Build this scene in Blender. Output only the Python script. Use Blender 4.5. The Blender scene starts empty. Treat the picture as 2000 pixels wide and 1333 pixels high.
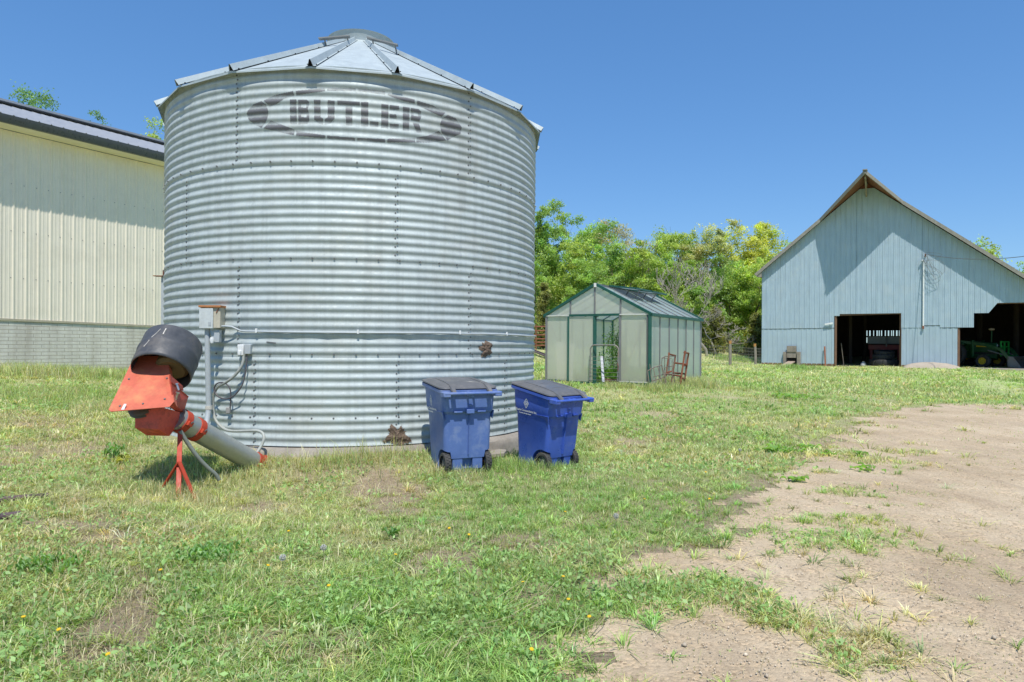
import bpy, bmesh, math, random
import numpy as np
from mathutils import Matrix, Vector
random.seed(7); np.random.seed(7)
SC = bpy.context.scene
COL = SC.collection
PI = math.pi
# ------------------------------------------------------------------ measured camera
F = 1333.0; HY = 672.0; RL = 0.0057; EYE = 1.5
CR, SR = math.cos(RL), math.sin(RL)

def ray(px, py):
    du, dv = px - 1000.0, py - HY
    return (du * CR + dv * SR) / F, -(-du * SR + dv * CR) / F     # x/depth, up/depth

def U(px, py, Z):
    a, b = ray(px, py)
    return Vector((a * Z, Z, EYE + b * Z))

def proj_np(X, Y, Z):
    u = F * X / Y; v = -F * (Z - EYE) / Y
    return 1000 + u * CR - v * SR, HY + u * SR + v * CR

# ------------------------------------------------------------------ noise + terrain
def vnoise(x, y, seed=0):
    x = np.asarray(x, float); y = np.asarray(y, float)
    xi = np.floor(x); yi = np.floor(y); fx = x - xi; fy = y - yi
    fx = fx * fx * (3 - 2 * fx); fy = fy * fy * (3 - 2 * fy)
    def h(a, b):
        v = np.sin(a * 127.1 + b * 311.7 + seed * 74.7) * 43758.5453
        return v - np.floor(v)
    return (h(xi, yi) * (1 - fx) + h(xi + 1, yi) * fx) * (1 - fy) + (h(xi, yi + 1) * (1 - fx) + h(xi + 1, yi + 1) * fx) * fy

def fbm(x, y, seed=0, o=3):
    s = 0; a = 0.5; t = 0
    for i in range(o):
        s = s + a * vnoise(x * 2 ** i, y * 2 ** i, seed + i * 13); t += a; a *= 0.5
    return s / t

GP = np.array([(0, 0, 0), (0, 3, 0), (-4, 3, .02), (4, 3, 0), (-3.2, 6.4, .05), (-0.6, 7.4, .06), (.75, 8.2, -.02),
               (-2.7, 7.6, .08), (-2.2, 7.9, .19), (-3.3, 8.0, .2), (-4.6, 8.9, .26), (-5.1, 10.2, .3), (-.5, 8.6, .12), (-6, 8, .2), (-12, 10, .5), (-13.5, 18, .72), (-11.2, 22, .52), (-5, 14, .3),
               (3.6, 18, .36), (1.0, 19.6, .4), (5.9, 22.2, .42), (17.2, 47, .18), (25, 42.5, .2), (30, 40, .15), (8, 8, .0),
               (12, 18, .1), (10, 30, .3), (11.4, 40, .36), (14, 57, 1.45), (4, 57, 1.45), (-10, 57, 1.6), (28, 62, 1.2), (40, 45, .3),
               (20, 10, .0), (-25, 30, 1.0), (24, 58, .6), (-30, 5, .6), (0, -20, 0), (30, -10, 0), (-30, -15, .2)], float)
_d = np.sqrt(((GP[:, None, :2] - GP[None, :, :2]) ** 2).sum(-1) + 9.0)
_w = np.linalg.solve(_d, GP[:, 2] - 0.3)

def g(x, y):
    x = np.atleast_1d(np.asarray(x, float)); y = np.atleast_1d(np.asarray(y, float))
    sh = x.shape; x = x.ravel(); y = y.ravel()
    r = np.zeros_like(x)
    for (a, b, _), w in zip(GP, _w):
        r += w * np.sqrt((x - a) ** 2 + (y - b) ** 2 + 9.0)
    r += 0.3
    far = np.clip((np.hypot(x, y - 20) - 50) / 40, 0, 1)
    r = r * (1 - far) + 1.3 * far
    r = np.clip(r, -.4, 2.2)
    n = (fbm(x * .9, y * .9, 3) - .5) * .05 * np.clip(1 - np.hypot(x, y) / 60, 0, 1)
    return (r + n).reshape(sh)

def gz(x, y):
    return float(g([x], [y])[0])

def G(px, py):
    """where the line of sight meets the ground"""
    a, b = ray(px, py)
    lo, hi = 0.8, 120.0
    Z = lo
    while Z < hi:
        if EYE + b * Z < gz(a * Z, Z):
            break
        Z *= 1.01
    return Vector((a * Z, Z, gz(a * Z, Z)))

def in_poly(px, py, poly):
    px = np.asarray(px); py = np.asarray(py)
    inside = np.zeros(px.shape, bool); n = len(poly)
    for i in range(n):
        x0, y0 = poly[i]; x1, y1 = poly[(i + 1) % n]
        c = ((y0 > py) != (y1 > py))
        with np.errstate(divide='ignore', invalid='ignore'):
            xx = (x1 - x0) * (py - y0) / ((y1 - y0) if y1 != y0 else 1e-9) + x0
        inside ^= c & (px < xx)
    return inside

def poly_dist(px, py, poly):
    d = np.full(np.shape(px), 1e9)
    for i in range(len(poly)):
        x0, y0 = poly[i]; x1, y1 = poly[(i + 1) % len(poly)]
        L2 = (x1 - x0) ** 2 + (y1 - y0) ** 2 + 1e-9
        t = np.clip(((px - x0) * (x1 - x0) + (py - y0) * (y1 - y0)) / L2, 0, 1)
        d = np.minimum(d, np.hypot(px - x0 - t * (x1 - x0), py - y0 - t * (y1 - y0)))
    return d

# ------------------------------------------------------------------ materials
def new_mat(name):
    m = bpy.data.materials.new(name); m.use_nodes = True
    nt = m.node_tree; nt.nodes.clear()
    out = nt.nodes.new('ShaderNodeOutputMaterial')
    return m, nt, out

class NT:
    def __init__(s, nt): s.nt = nt
    def n(s, t, **kw):
        nd = s.nt.nodes.new('ShaderNode' + t)
        for k, v in kw.items():
            if k in nd.inputs: nd.inputs[k].default_value = v
            else: setattr(nd, k, v)
        return nd
    def l(s, a, b): s.nt.links.new(a, b)
    def noise(s, vec, scale, detail=4, rough=.6, dist=0):
        nd = s.n('TexNoise'); nd.inputs['Scale'].default_value = scale; nd.inputs['Detail'].default_value = detail
        nd.inputs['Roughness'].default_value = rough; nd.inputs['Distortion'].default_value = dist
        if vec is not None: s.l(vec, nd.inputs['Vector'])
        return nd.outputs['Fac']
    def ramp(s, fac, stops):
        nd = s.n('ValToRGB'); cr = nd.color_ramp
        while len(cr.elements) < len(stops): cr.elements.new(.5)
        for e, (p, c) in zip(cr.elements, stops):
            e.position = p; e.color = (c[0], c[1], c[2], 1) if hasattr(c, '__len__') else (c, c, c, 1)
        s.l(fac, nd.inputs['Fac']); return nd.outputs['Color']
    def mix(s, fac, a, b, mode='MIX'):
        nd = s.n('Mix'); nd.data_type = 'RGBA'; nd.blend_type = mode
        for sock, v in ((0, fac), (6, a), (7, b)):
            if hasattr(v, 'links') or hasattr(v, 'is_linked'): s.l(v, nd.inputs[sock])
            elif sock == 0: nd.inputs[0].default_value = v
            else: nd.inputs[sock].default_value = (v[0], v[1], v[2], 1)
        return nd.outputs[2]
    def math(s, op, a, b=0.0):
        nd = s.n('Math'); nd.operation = op
        for i, v in ((0, a), (1, b)):
            if hasattr(v, 'is_linked'): s.l(v, nd.inputs[i])
            else: nd.inputs[i].default_value = v
        return nd.outputs[0]
    def scale(s, vec, sc):
        nd = s.n('Mapping'); nd.inputs['Scale'].default_value = sc; s.l(vec, nd.inputs['Vector']); return nd.outputs[0]
    def bump(s, h, strength=.3, dist=.01):
        nd = s.n('Bump'); nd.inputs['Strength'].default_value = strength; nd.inputs['Distance'].default_value = dist
        s.l(h, nd.inputs['Height']); return nd.outputs[0]

def surf(name, base, rough=.6, metal=0., var=.18, scale=6., dirt=None, dirt_amt=.35, dirt_scale=2.5, streak=0., bump=.15, bump_scale=60., spec=.5, bdist=.003, rvar=.15):
    """painted / metal / plastic surface with blotches, dirt, vertical streaks and fine bump"""
    m, nt, out = new_mat(name); N = NT(nt)
    tc = N.n('TexCoord').outputs['Object']
    p = N.n('BsdfPrincipled'); p.inputs['Metallic'].default_value = metal
    p.inputs['Specular IOR Level'].default_value = spec
    a = N.noise(tc, scale, 5); b = N.noise(tc, scale * 7, 3)
    lo = [c * (1 - var) for c in base]; hi = [min(1, c * (1 + var)) for c in base]
    col = N.ramp(N.math('ADD', N.math('MULTIPLY', a, .65), N.math('MULTIPLY', b, .35)), [(.3, lo), (.7, hi)])
    if dirt is not None:
        dm = N.ramp(N.noise(tc, dirt_scale, 6, .7), [(.5, 0.), (.72, dirt_amt)])
        col = N.mix(dm, col, dirt)
    if streak:
        st = N.ramp(N.noise(N.scale(tc, (7, 7, .35)), 1.6, 5, .65), [(.45, 0.), (.7, streak)])
        col = N.mix(st, col, [c * .45 for c in base])
    N.l(col, p.inputs['Base Color'])
    r = N.ramp(N.noise(tc, scale * 2, 3), [(.3, max(.05, rough - rvar)), (.7, min(1, rough + rvar))])
    N.l(r, p.inputs['Roughness'])
    if bump: N.l(N.bump(N.noise(tc, bump_scale, 4), bump, bdist), p.inputs['Normal'])
    N.l(p.outputs[0], out.inputs[0]); return m

def leafmat(name, trans=.35, rough=.5, attr=True, base=(.08, .12, .03), objvar=.0, gloss=.06):
    m, nt, out = new_mat(name); N = NT(nt)
    if attr:
        at = N.n('Attribute'); at.attribute_name = 'Col'; c = at.outputs['Color']
    else:
        c = N.ramp(N.noise(N.n('TexCoord').outputs['Object'], 3, 3), [(.3, [v * .7 for v in base]), (.7, [v * 1.3 for v in base])])
    if objvar:
        oi = N.n('ObjectInfo')
        c = N.mix(N.math('MULTIPLY', oi.outputs['Random'], objvar), c, (.16, .17, .03))
    d = N.n('BsdfDiffuse'); t = N.n('BsdfTranslucent'); N.l(c, d.inputs[0])
    tc = N.mix(1., c, (1.25, 1.2, .55), 'MULTIPLY'); N.l(tc, t.inputs[0])
    mx = N.n('MixShader'); mx.inputs[0].default_value = trans; N.l(d.outputs[0], mx.inputs[1]); N.l(t.outputs[0], mx.inputs[2])
    gl = N.n('BsdfGlossy'); gl.inputs['Roughness'].default_value = rough; gl.inputs[0].default_value = (.8, .85, .8, 1)
    m2 = N.n('MixShader'); m2.inputs[0].default_value = gloss; N.l(mx.outputs[0], m2.inputs[1]); N.l(gl.outputs[0], m2.inputs[2])
    N.l(m2.outputs[0], out.inputs[0]); return m

# ------------------------------------------------------------------ objects
WM = {}
def tag(o, label=None, cat=None, group=None, kind=None):
    if label: o['label'] = label
    if cat: o['category'] = cat
    if group: o['group'] = group
    if kind: o['kind'] = kind
    return o

def thing(name, label, cat, loc=(0, 0, 0), rotz=0., group=None, mat4=None):
    o = bpy.data.objects.new(name, None); COL.objects.link(o); o.empty_display_size = .2
    M = mat4 if mat4 is not None else Matrix.Translation(loc) @ Matrix.Rotation(rotz, 4, 'Z')
    o.matrix_world = M; WM[o] = M.copy()
    return tag(o, label, cat, group)

def link_mesh(name, me, parent=None, mats=()):
    for m in mats: me.materials.append(m)
    o = bpy.data.objects.new(name, me); COL.objects.link(o)
    if parent is not None:
        o.parent = parent; WM[o] = WM[parent].copy()
    else: WM[o] = Matrix.Identity(4)
    return o

class MB:
    """collects geometry, then links it as one mesh object"""
    def __init__(s): s.v = []; s.f = []; s.mi = []; s.m = 0
    def add(s, vs, fs):
        o = len(s.v); s.v += [tuple(v) for v in vs]; s.f += [tuple(i + o for i in f) for f in fs]; s.mi += [s.m] * len(fs); return s
    def box(s, c, size, R=None, taper=1.):
        x, y, z = (d / 2 for d in size); R = R or Matrix.Identity(3); c = Vector(c)
        vs = [c + R @ Vector((sx * x * (taper if sz > 0 else 1), sy * y * (taper if sz > 0 else 1), sz * z)) for sz in (-1, 1) for sx, sy in ((-1, -1), (1, -1), (1, 1), (-1, 1))]
        return s.add(vs, [(3, 2, 1, 0), (4, 5, 6, 7), (0, 1, 5, 4), (1, 2, 6, 5), (2, 3, 7, 6), (3, 0, 4, 7)])
    def bar(s, p, q, w, h=None, up=(0, 0, 1)):
        p = Vector(p); q = Vector(q); d = q - p; L = d.length
        if L < 1e-6: return s
        d /= L; u = Vector(up)
        if abs(d.dot(u)) > .98: u = Vector((0, 1, 0)) if abs(d.y) < .9 else Vector((1, 0, 0))
        a = d.cross(u).normalized(); b = a.cross(d).normalized()
        R = Matrix((a, d, b)).transposed()
        return s.box((p + q) / 2, (w, L, h or w), R)
    def tube(s, pts, r, n=10, cap=True, closed=False):
        pts = [Vector(p) for p in pts]; k = len(pts)
        rs = r if hasattr(r, '__len__') else [r] * k
        vs = []; prev = None
        for i, p in enumerate(pts):
            if closed: d = pts[(i + 1) % k] - pts[i - 1]
            else: d = pts[min(i + 1, k - 1)] - pts[max(i - 1, 0)]
            if d.length < 1e-9: d = Vector((0, 0, 1))
            d.normalize()
            if prev is None:
                a = d.cross(Vector((0, 0, 1)) if abs(d.z) < .9 else Vector((1, 0, 0))).normalized()
            else:
                a = (prev - d * prev.dot(d)).normalized()
            prev = a; b = d.cross(a)
            vs += [p + (a * math.cos(2 * PI * j / n) + b * math.sin(2 * PI * j / n)) * rs[i] for j in range(n)]
        fs = []
        for i in range(k if closed else k - 1):
            i2 = (i + 1) % k
            fs += [(i * n + j, i * n + (j + 1) % n, i2 * n + (j + 1) % n, i2 * n + j) for j in range(n)]
        if cap and not closed:
            fs += [tuple(range(n - 1, -1, -1)), tuple((k - 1) * n + j for j in range(n))]
        return s.add(vs, fs)
    def lathe(s, prof, n=32, M=None, a0=0., a1=2 * PI, cap0=False, cap1=False):
        """prof: (r, z)"""
        M = M or Matrix.Identity(4); full = abs(a1 - a0 - 2 * PI) < 1e-6; m = n if full else n + 1
        vs = [M @ Vector((r * math.cos(a0 + (a1 - a0) * j / n), r * math.sin(a0 + (a1 - a0) * j / n), z)) for r, z in prof for j in range(m)]
        fs = []
        for i in range(len(prof) - 1):
            for j in range(n):
                j2 = (j + 1) % m if full else j + 1
                fs.append((i * m + j, i * m + j2, (i + 1) * m + j2, (i + 1) * m + j))
        if cap0: fs.append(tuple(range(m - 1, -1, -1)))
        if cap1: fs.append(tuple((len(prof) - 1) * m + j for j in range(m)))
        return s.add(vs, fs)
    def prism(s, poly, ext):
        """poly: 3D points, ext: extrusion vector"""
        n = len(poly); e = Vector(ext); P = [Vector(p) for p in poly]
        vs = P + [p + e for p in P]
        fs = [tuple(range(n - 1, -1, -1)), tuple(range(n, 2 * n))] + [(i, (i + 1) % n, n + (i + 1) % n, n + i) for i in range(n)]
        return s.add(vs, fs)
    def loft(s, rings, cap0=True, cap1=True):
        n = len(rings[0]); vs = [p for r in rings for p in r]; fs = []
        for i in range(len(rings) - 1):
            fs += [(i * n + j, i * n + (j + 1) % n, (i + 1) * n + (j + 1) % n, (i + 1) * n + j) for j in range(n)]
        if cap0: fs.append(tuple(range(n - 1, -1, -1)))
        if cap1: fs.append(tuple((len(rings) - 1) * n + j for j in range(n)))
        return s.add(vs, fs)
    def torus(s, R, r, M, n=28, k=10):
        vs = [M @ Vector(((R + r * math.cos(2 * PI * j / k)) * math.cos(2 * PI * i / n), (R + r * math.cos(2 * PI * j / k)) * math.sin(2 * PI * i / n), r * math.sin(2 * PI * j / k))) for i in range(n) for j in range(k)]
        return s.add(vs, [(i * k + j, ((i + 1) % n) * k + j, ((i + 1) % n) * k + (j + 1) % k, i * k + (j + 1) % k) for i in range(n) for j in range(k)])
    def mesh(s, name, parent=None, world=True, smooth=40, fixn=True):
        vs = s.v
        if world and parent is not None:
            I = WM[parent].inverted(); vs = [tuple(I @ Vector(v)) for v in vs]
        me = bpy.data.meshes.new(name); me.from_pydata(vs, [], s.f); 
        me.polygons.foreach_set('material_index', s.mi)
        if fixn:
            bm = bmesh.new(); bm.from_mesh(me); bmesh.ops.recalc_face_normals(bm, faces=bm.faces); bm.to_mesh(me); bm.free()
        if smooth:
            me.polygons.foreach_set('use_smooth', [True] * len(me.polygons)); me.set_sharp_from_angle(angle=math.radians(smooth))
        me.update(); return me
    def build(s, name, mat, parent=None, world=True, smooth=40, bevel=0., fixn=True, label=None, kind=None):
        me = s.mesh(name, parent, world, smooth, fixn)
        o = link_mesh(name, me, parent, mat if isinstance(mat, (list, tuple)) else [mat])
        if bevel:
            b = o.modifiers.new('bevel', 'BEVEL'); b.width = bevel; b.segments = 2; b.limit_method = 'ANGLE'; b.angle_limit = math.radians(40)
        if label: o['label'] = label
        if kind: o['kind'] = kind
        return o

def np_mesh(name, V, quads=None, tris=None, col=None, smooth=False):
    """fast mesh from arrays, optional per-vertex colour 'Col'"""
    nq = 0 if quads is None else len(quads); ntr = 0 if tris is None else len(tris)
    me = bpy.data.meshes.new(name); me.vertices.add(len(V)); me.vertices.foreach_set('co', np.ascontiguousarray(V, np.float32).ravel())
    me.loops.add(nq * 4 + ntr * 3); me.polygons.add(nq + ntr)
    idx = []; st = []
    if nq: idx.append(np.asarray(quads).ravel()); st.append(np.arange(nq) * 4)
    if ntr: idx.append(np.asarray(tris).ravel()); st.append(nq * 4 + np.arange(ntr) * 3)
    me.loops.foreach_set('vertex_index', np.concatenate(idx).astype(np.int32))
    me.polygons.foreach_set('loop_start', np.concatenate(st).astype(np.int32))
    if smooth: me.polygons.foreach_set('use_smooth', np.ones(nq + ntr, bool))
    if col is not None:
        a = me.attributes.new('Col', 'FLOAT_COLOR', 'POINT')
        c = np.ones((len(V), 4), np.float32); c[:, :3] = col; a.data.foreach_set('color', c.ravel())
    me.update(calc_edges=True); me.validate(); return me

def leaf_quads(C, size, col, up=.3, rng=np.random):
    """diamond leaves at C; returns V, quads, colours"""
    n = len(C)
    a = rng.normal(size=(n, 3)); a /= np.linalg.norm(a, axis=1)[:, None]
    nrm = rng.normal(size=(n, 3)); nrm[:, 2] = np.abs(nrm[:, 2]) + up; nrm[:, 1] -= up * .6
    b = np.cross(nrm, a); b /= (np.linalg.norm(b, axis=1)[:, None] + 1e-9)
    s = np.asarray(size)[:, None] if np.ndim(size) else size
    V = np.stack([C - a * s, C + b * s * .55 + a * s * .1, C + a * s, C - b * s * .55 + a * s * .1], 1).reshape(-1, 3)
    return V, np.arange(n * 4).reshape(n, 4), np.repeat(col, 4, 0)

def copy_tree(o, parent=None):
    c = o.copy(); COL.objects.link(c)
    if parent is not None: c.parent = parent
    for ch in list(o.children): copy_tree(ch, c)
    return c
# ------------------------------------------------------------------ camera, sky, sun
cd = bpy.data.cameras.new('camera'); cam = bpy.data.objects.new('camera', cd); COL.objects.link(cam)
cd.sensor_width = 36.0; cd.lens = F * 36.0 / 2000.0; cd.clip_end = 3000; cd.clip_start = .05
cd.shift_y = (HY - 666.5) / 2000.0
cam.matrix_world = Matrix(((CR, -SR, 0, 0), (0, 0, -1, 0), (SR, CR, 0, EYE), (0, 0, 0, 1)))
SC.camera = cam
AZ, EL = math.radians(8), math.radians(62)
to_sun = Vector((math.sin(AZ) * math.cos(EL), -math.cos(AZ) * math.cos(EL), math.sin(EL)))
w = bpy.data.worlds.new('World'); SC.world = w; w.use_nodes = True
nt = w.node_tree; nt.nodes.clear()
sky = nt.nodes.new('ShaderNodeTexSky'); sky.sky_type = 'NISHITA'; sky.sun_disc = False
sky.sun_elevation = EL; sky.sun_rotation = math.radians(180) - AZ
sky.air_density = 1.15; sky.dust_density = .0; sky.ozone_density = 2.6; sky.altitude = 200
bg = nt.nodes.new('ShaderNodeBackground'); bg.inputs['Strength'].default_value = .14
wo = nt.nodes.new('ShaderNodeOutputWorld'); hs = nt.nodes.new('ShaderNodeHueSaturation'); hs.inputs['Saturation'].default_value = 1.22; hs.inputs['Value'].default_value = 1.15; nt.links.new(sky.outputs[0], hs.inputs['Color']); gm = nt.nodes.new('ShaderNodeGamma'); gm.inputs['Gamma'].default_value = .63; nt.links.new(hs.outputs[0], gm.inputs['Color'])
vm = nt.nodes.new('ShaderNodeVectorMath'); vm.operation = 'MULTIPLY'; vm.inputs[1].default_value = (.85, 1.24, 1.76); nt.links.new(gm.outputs[0], vm.inputs[0]); nt.links.new(vm.outputs[0], bg.inputs[0]); nt.links.new(bg.outputs[0], wo.inputs[0])
ld = bpy.data.lights.new('sun', 'SUN'); ld.energy = 5.0; ld.angle = math.radians(.53); ld.color = (1, .95, .87)
sun = bpy.data.objects.new('sun', ld); COL.objects.link(sun); sun.rotation_euler = to_sun.to_track_quat('Z', 'Y').to_euler()
SC.view_settings.view_transform = 'Standard'; SC.view_settings.look = 'None'; SC.view_settings.exposure = 0; SC.view_settings.gamma = 1
SC.render.engine = 'CYCLES'; SC.cycles.max_bounces = 8; SC.cycles.transparent_max_bounces = 12; SC.cycles.use_denoising = True

# ------------------------------------------------------------------ shared materials
M_galvs = [surf('galvanised_steel', tuple(c * k for c in (.44, .495, .495)), rough=.7, metal=.22, var=.13, scale=7, streak=.30, dirt=(.40, .38, .32), dirt_amt=.35, dirt_scale=1.2, bump=.06, bump_scale=150, rvar=.12) for k in (.97, 1.04, .99, 1.06)]; M_galv = M_galvs[0]
M_galv_roof = surf('galvanised_roof_steel', (.39, .45, .465), rough=.65, metal=.12, var=.14, scale=5, bump=.05, bump_scale=120, rvar=.08)
M_dark = surf('dark_void', (.012, .011, .010), rough=.9, spec=.1, bump=0)  # near-black paints the shade in openings and under laps; also screws, tyre beads
M_bolt = surf('weathered_bolt', (.17, .17, .17), rough=.6, metal=.3, bump=0)
M_concrete = surf('old_concrete', (.30, .27, .23), rough=.9, var=.25, scale=4, dirt=(.2, .17, .13), dirt_amt=.6, bump=.6, bump_scale=25, bdist=.01)
M_white = surf('white_paint', (.72, .74, .74), rough=.5, var=.08, dirt=(.4, .38, .33), dirt_amt=.3)
M_grey_pvc = surf('grey_conduit', (.40, .44, .46), rough=.5, var=.08, dirt=(.3, .27, .22), dirt_amt=.3)
M_red = surf('faded_red_paint', (.45, .06, .03), rough=.55, var=.2, scale=5, dirt=(.20, .05, .03), dirt_amt=.6, bump=.08, spec=.25)
M_rust = surf('rusty_steel', (.24, .085, .045), rough=.85, var=.35, scale=9, dirt=(.12, .07, .05), dirt_amt=.6, bump=.3)
M_greywood = surf('weathered_wood', (.25, .22, .18), rough=.9, var=.3, scale=4, streak=.5, bump=.4, bump_scale=40)
M_brownwood = surf('brown_boards', (.16, .09, .055), rough=.85, var=.35, scale=3, streak=.5, bump=.3, bump_scale=40)
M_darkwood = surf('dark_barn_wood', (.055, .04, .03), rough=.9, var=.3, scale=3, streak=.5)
M_rubber = surf('black_rubber', (.028, .029, .03), rough=.75, var=.25, dirt=(.12, .10, .08), dirt_amt=.5)

# ------------------------------------------------------------------ ground and dirt drive
def ground_mat():
    m, nt, out = new_mat('pasture_soil'); N = NT(nt)
    tc = N.n('TexCoord').outputs['Object']
    p = N.n('BsdfPrincipled'); p.inputs['Roughness'].default_value = .95; p.inputs['Specular IOR Level'].default_value = .1
    soil = N.ramp(N.noise(tc, 14, 6, .7), [(.25, (.31, .24, .16)), (.5, (.44, .35, .24)), (.75, (.56, .46, .33))])
    green = N.ramp(N.noise(tc, 9, 6, .75), [(.2, (.24, .30, .10)), (.5, (.42, .45, .20)), (.8, (.62, .57, .35))])
    a = N.ramp(N.noise(tc, .55, 4, .65), [(.36, 0.), (.52, 1.)])
    at = N.n('Attribute'); at.attribute_name = 'Col'
    br = N.ramp(N.math('ADD', at.outputs['Fac'], N.math('MULTIPLY', N.math('SUBTRACT', N.noise(tc, 18, 5, .75), .5), 1.1)), [(.15, 0.), (.45, 1.)])
    crumbs = N.ramp(N.noise(tc, 75, 5, .8), [(.32, (.62, .6, .57)), (.5, (.97, .97, .97)), (.7, (1.25, 1.22, 1.15))])
    soil = N.mix(1., soil, crumbs, 'MULTIPLY'); green = N.mix(.8, green, N.mix(1., green, crumbs, 'MULTIPLY'))
    col = N.mix(br, N.mix(N.math('MULTIPLY', a, .8), soil, green), soil)
    # farther off the blades are too small to see singly: the sheet itself turns green and straw
    sx = N.n('SeparateXYZ'); N.l(tc, sx.inputs[0])
    far = N.n('MapRange'); far.inputs['From Min'].default_value = 9; far.inputs['From Max'].default_value = 24; N.l(sx.outputs['Y'], far.inputs['Value'])
    fg = N.ramp(N.noise(N.scale(tc, (1, .6, 1)), 1.3, 6, .75), [(.28, (.28, .42, .11)), (.48, (.41, .50, .18)), (.62, (.55, .55, .28)), (.75, (.64, .59, .38))])
    col = N.mix(far.outputs[0], col, fg)
    f2 = N.n('MapRange'); f2.inputs['From Min'].default_value = 26; f2.inputs['From Max'].default_value = 42; N.l(N.math('ADD', sx.outputs['Y'], N.math('MULTIPLY', sx.outputs['X'], -.35)), f2.inputs['Value'])
    col = N.mix(N.math('MULTIPLY', f2.outputs[0], N.ramp(N.noise(N.scale(tc, (.5, .35, 1)), 1.1, 5, .7), [(.3, .25), (.6, .85)])), col, (.50, .46, .25))
    N.l(col, p.inputs['Base Color'])
    N.l(N.bump(N.noise(tc, 38, 7, .8), 1., .035), p.inputs['Normal'])
    N.l(p.outputs[0], out.inputs[0]); return m

def dirt_mat():
    m, nt, out = new_mat('dusty_gravel'); N = NT(nt)
    tc = N.n('TexCoord').outputs['Object']
    p = N.n('BsdfPrincipled'); p.inputs['Roughness'].default_value = .97; p.inputs['Specular IOR Level'].default_value = .1
    big = N.ramp(N.noise(tc, .8, 6, .7), [(.3, (.40, .32, .215)), (.5, (.49, .40, .28)), (.7, (.58, .49, .355))])
    v = N.n('TexVoronoi'); v.inputs['Scale'].default_value = 55; N.l(tc, v.inputs['Vector'])
    peb = N.ramp(v.outputs['Color'], [(.15, (.55, .5, .45)), (.5, (1, .98, .95)), (.85, (1.35, 1.25, 1.15))])
    vm = N.ramp(N.noise(tc, 6, 4, .7), [(.42, .15), (.62, .75)])
    col = N.mix(vm, big, N.mix(1., big, peb, 'MULTIPLY'))
    fine = N.ramp(N.noise(tc, 120, 4, .8), [(.3, (.72, .7, .68)), (.6, (1.1, 1.08, 1.05))])
    col = N.mix(.8, col, N.mix(1., col, fine, 'MULTIPLY'))
    trk = N.ramp(N.noise(N.scale(tc, (2.2, .25, 1)), 1.5, 5, .6), [(.52, 0.), (.68, .4)])
    col = N.mix(trk, col, (.31, .24, .175))
    N.l(col, p.inputs['Base Color'])
    h = N.math('ADD', N.math('MULTIPLY', N.noise(tc, 60, 5, .8), .6), N.math('MULTIPLY', v.outputs['Distance'], -.5))
    N.l(N.bump(h, .8, .012), p.inputs['Normal'])
    N.l(p.outputs[0], out.inputs[0]); return m

def axis(parts):
    a = []
    for lo, hi, st in parts: a += list(np.arange(lo, hi, st))
    return np.array(a)
def grid_mesh(name, xs, ys, lift=0., keep=None, colf=None):
    X, Y = np.meshgrid(xs, ys); Z = g(X, Y) + lift
    V = np.stack([X.ravel(), Y.ravel(), Z.ravel()], 1); nx = len(xs)
    i = np.arange(len(ys) - 1)[:, None] * nx + np.arange(nx - 1)[None]; i = i.ravel()
    Q = np.stack([i, i + 1, i + nx + 1, i + nx], 1)
    if keep is not None:
        c = V[Q].mean(1); Q = Q[keep(c[:, 0], c[:, 1])]
        used = np.unique(Q); mp = -np.ones(len(V), int); mp[used] = np.arange(len(used)); V = V[used]; Q = mp[Q]
    return np_mesh(name, V, Q, smooth=True, col=None if colf is None else np.repeat(colf(V[:, 0], V[:, 1])[:, None], 3, 1))
gx = axis([(-1500, -200, 260), (-200, -60, 20), (-60, -10, 1.5), (-10, 18, .1), (18, 60, 1.2), (60, 200, 20), (200, 1501, 260)])
gy = axis([(-300, -40, 65), (-40, 1, 2.), (1, 20, .1), (20, 30, .4), (30, 75, 1.), (75, 200, 12), (200, 2201, 250)])

# outline of the bare drive, in metres (sides of the worn ground from the barns past the camera)
_edge = [(2080, 792), (1900, 792), (1790, 802), (1712, 826), (1660, 862), (1615, 900), (1565, 945), (1525, 985), (1480, 1030), (1420, 1085), (1345, 1130), (1262, 1178), (1222, 1212), (1215, 1245), (1290, 1285), (1330, 1333)]
DRIVE = [tuple(G(*p)[:2]) for p in _edge] + [(.75, 2.4), (.6, -8), (14, -8), (16, 8), (17, 15.5)]
BARE = [([(180, 1195), (270, 1170), (300, 1210), (290, 1275), (200, 1290), (160, 1240)], .9), ([(0, 870), (90, 855), (230, 842), (260, 855), (120, 905), (0, 930)], .55),
        ([(150, 1120), (260, 1090), (330, 1110), (250, 1140)], .5), ([(1220, 1090), (1300, 1095), (1310, 1130), (1240, 1140)], .7), ([(40, 1020), (200, 1010), (240, 1040), (60, 1060)], .5),
        ([(1100, 1010), (1240, 1000), (1260, 1025), (1120, 1040)], .3), ([(1890, 740), (2000, 750), (2000, 775), (1920, 770)], .8), ([(560, 1240), (700, 1250), (690, 1300), (580, 1290)], .5)]
BARE = [([tuple(G(*q)[:2]) for q in P], a) for P, a in BARE]

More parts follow.
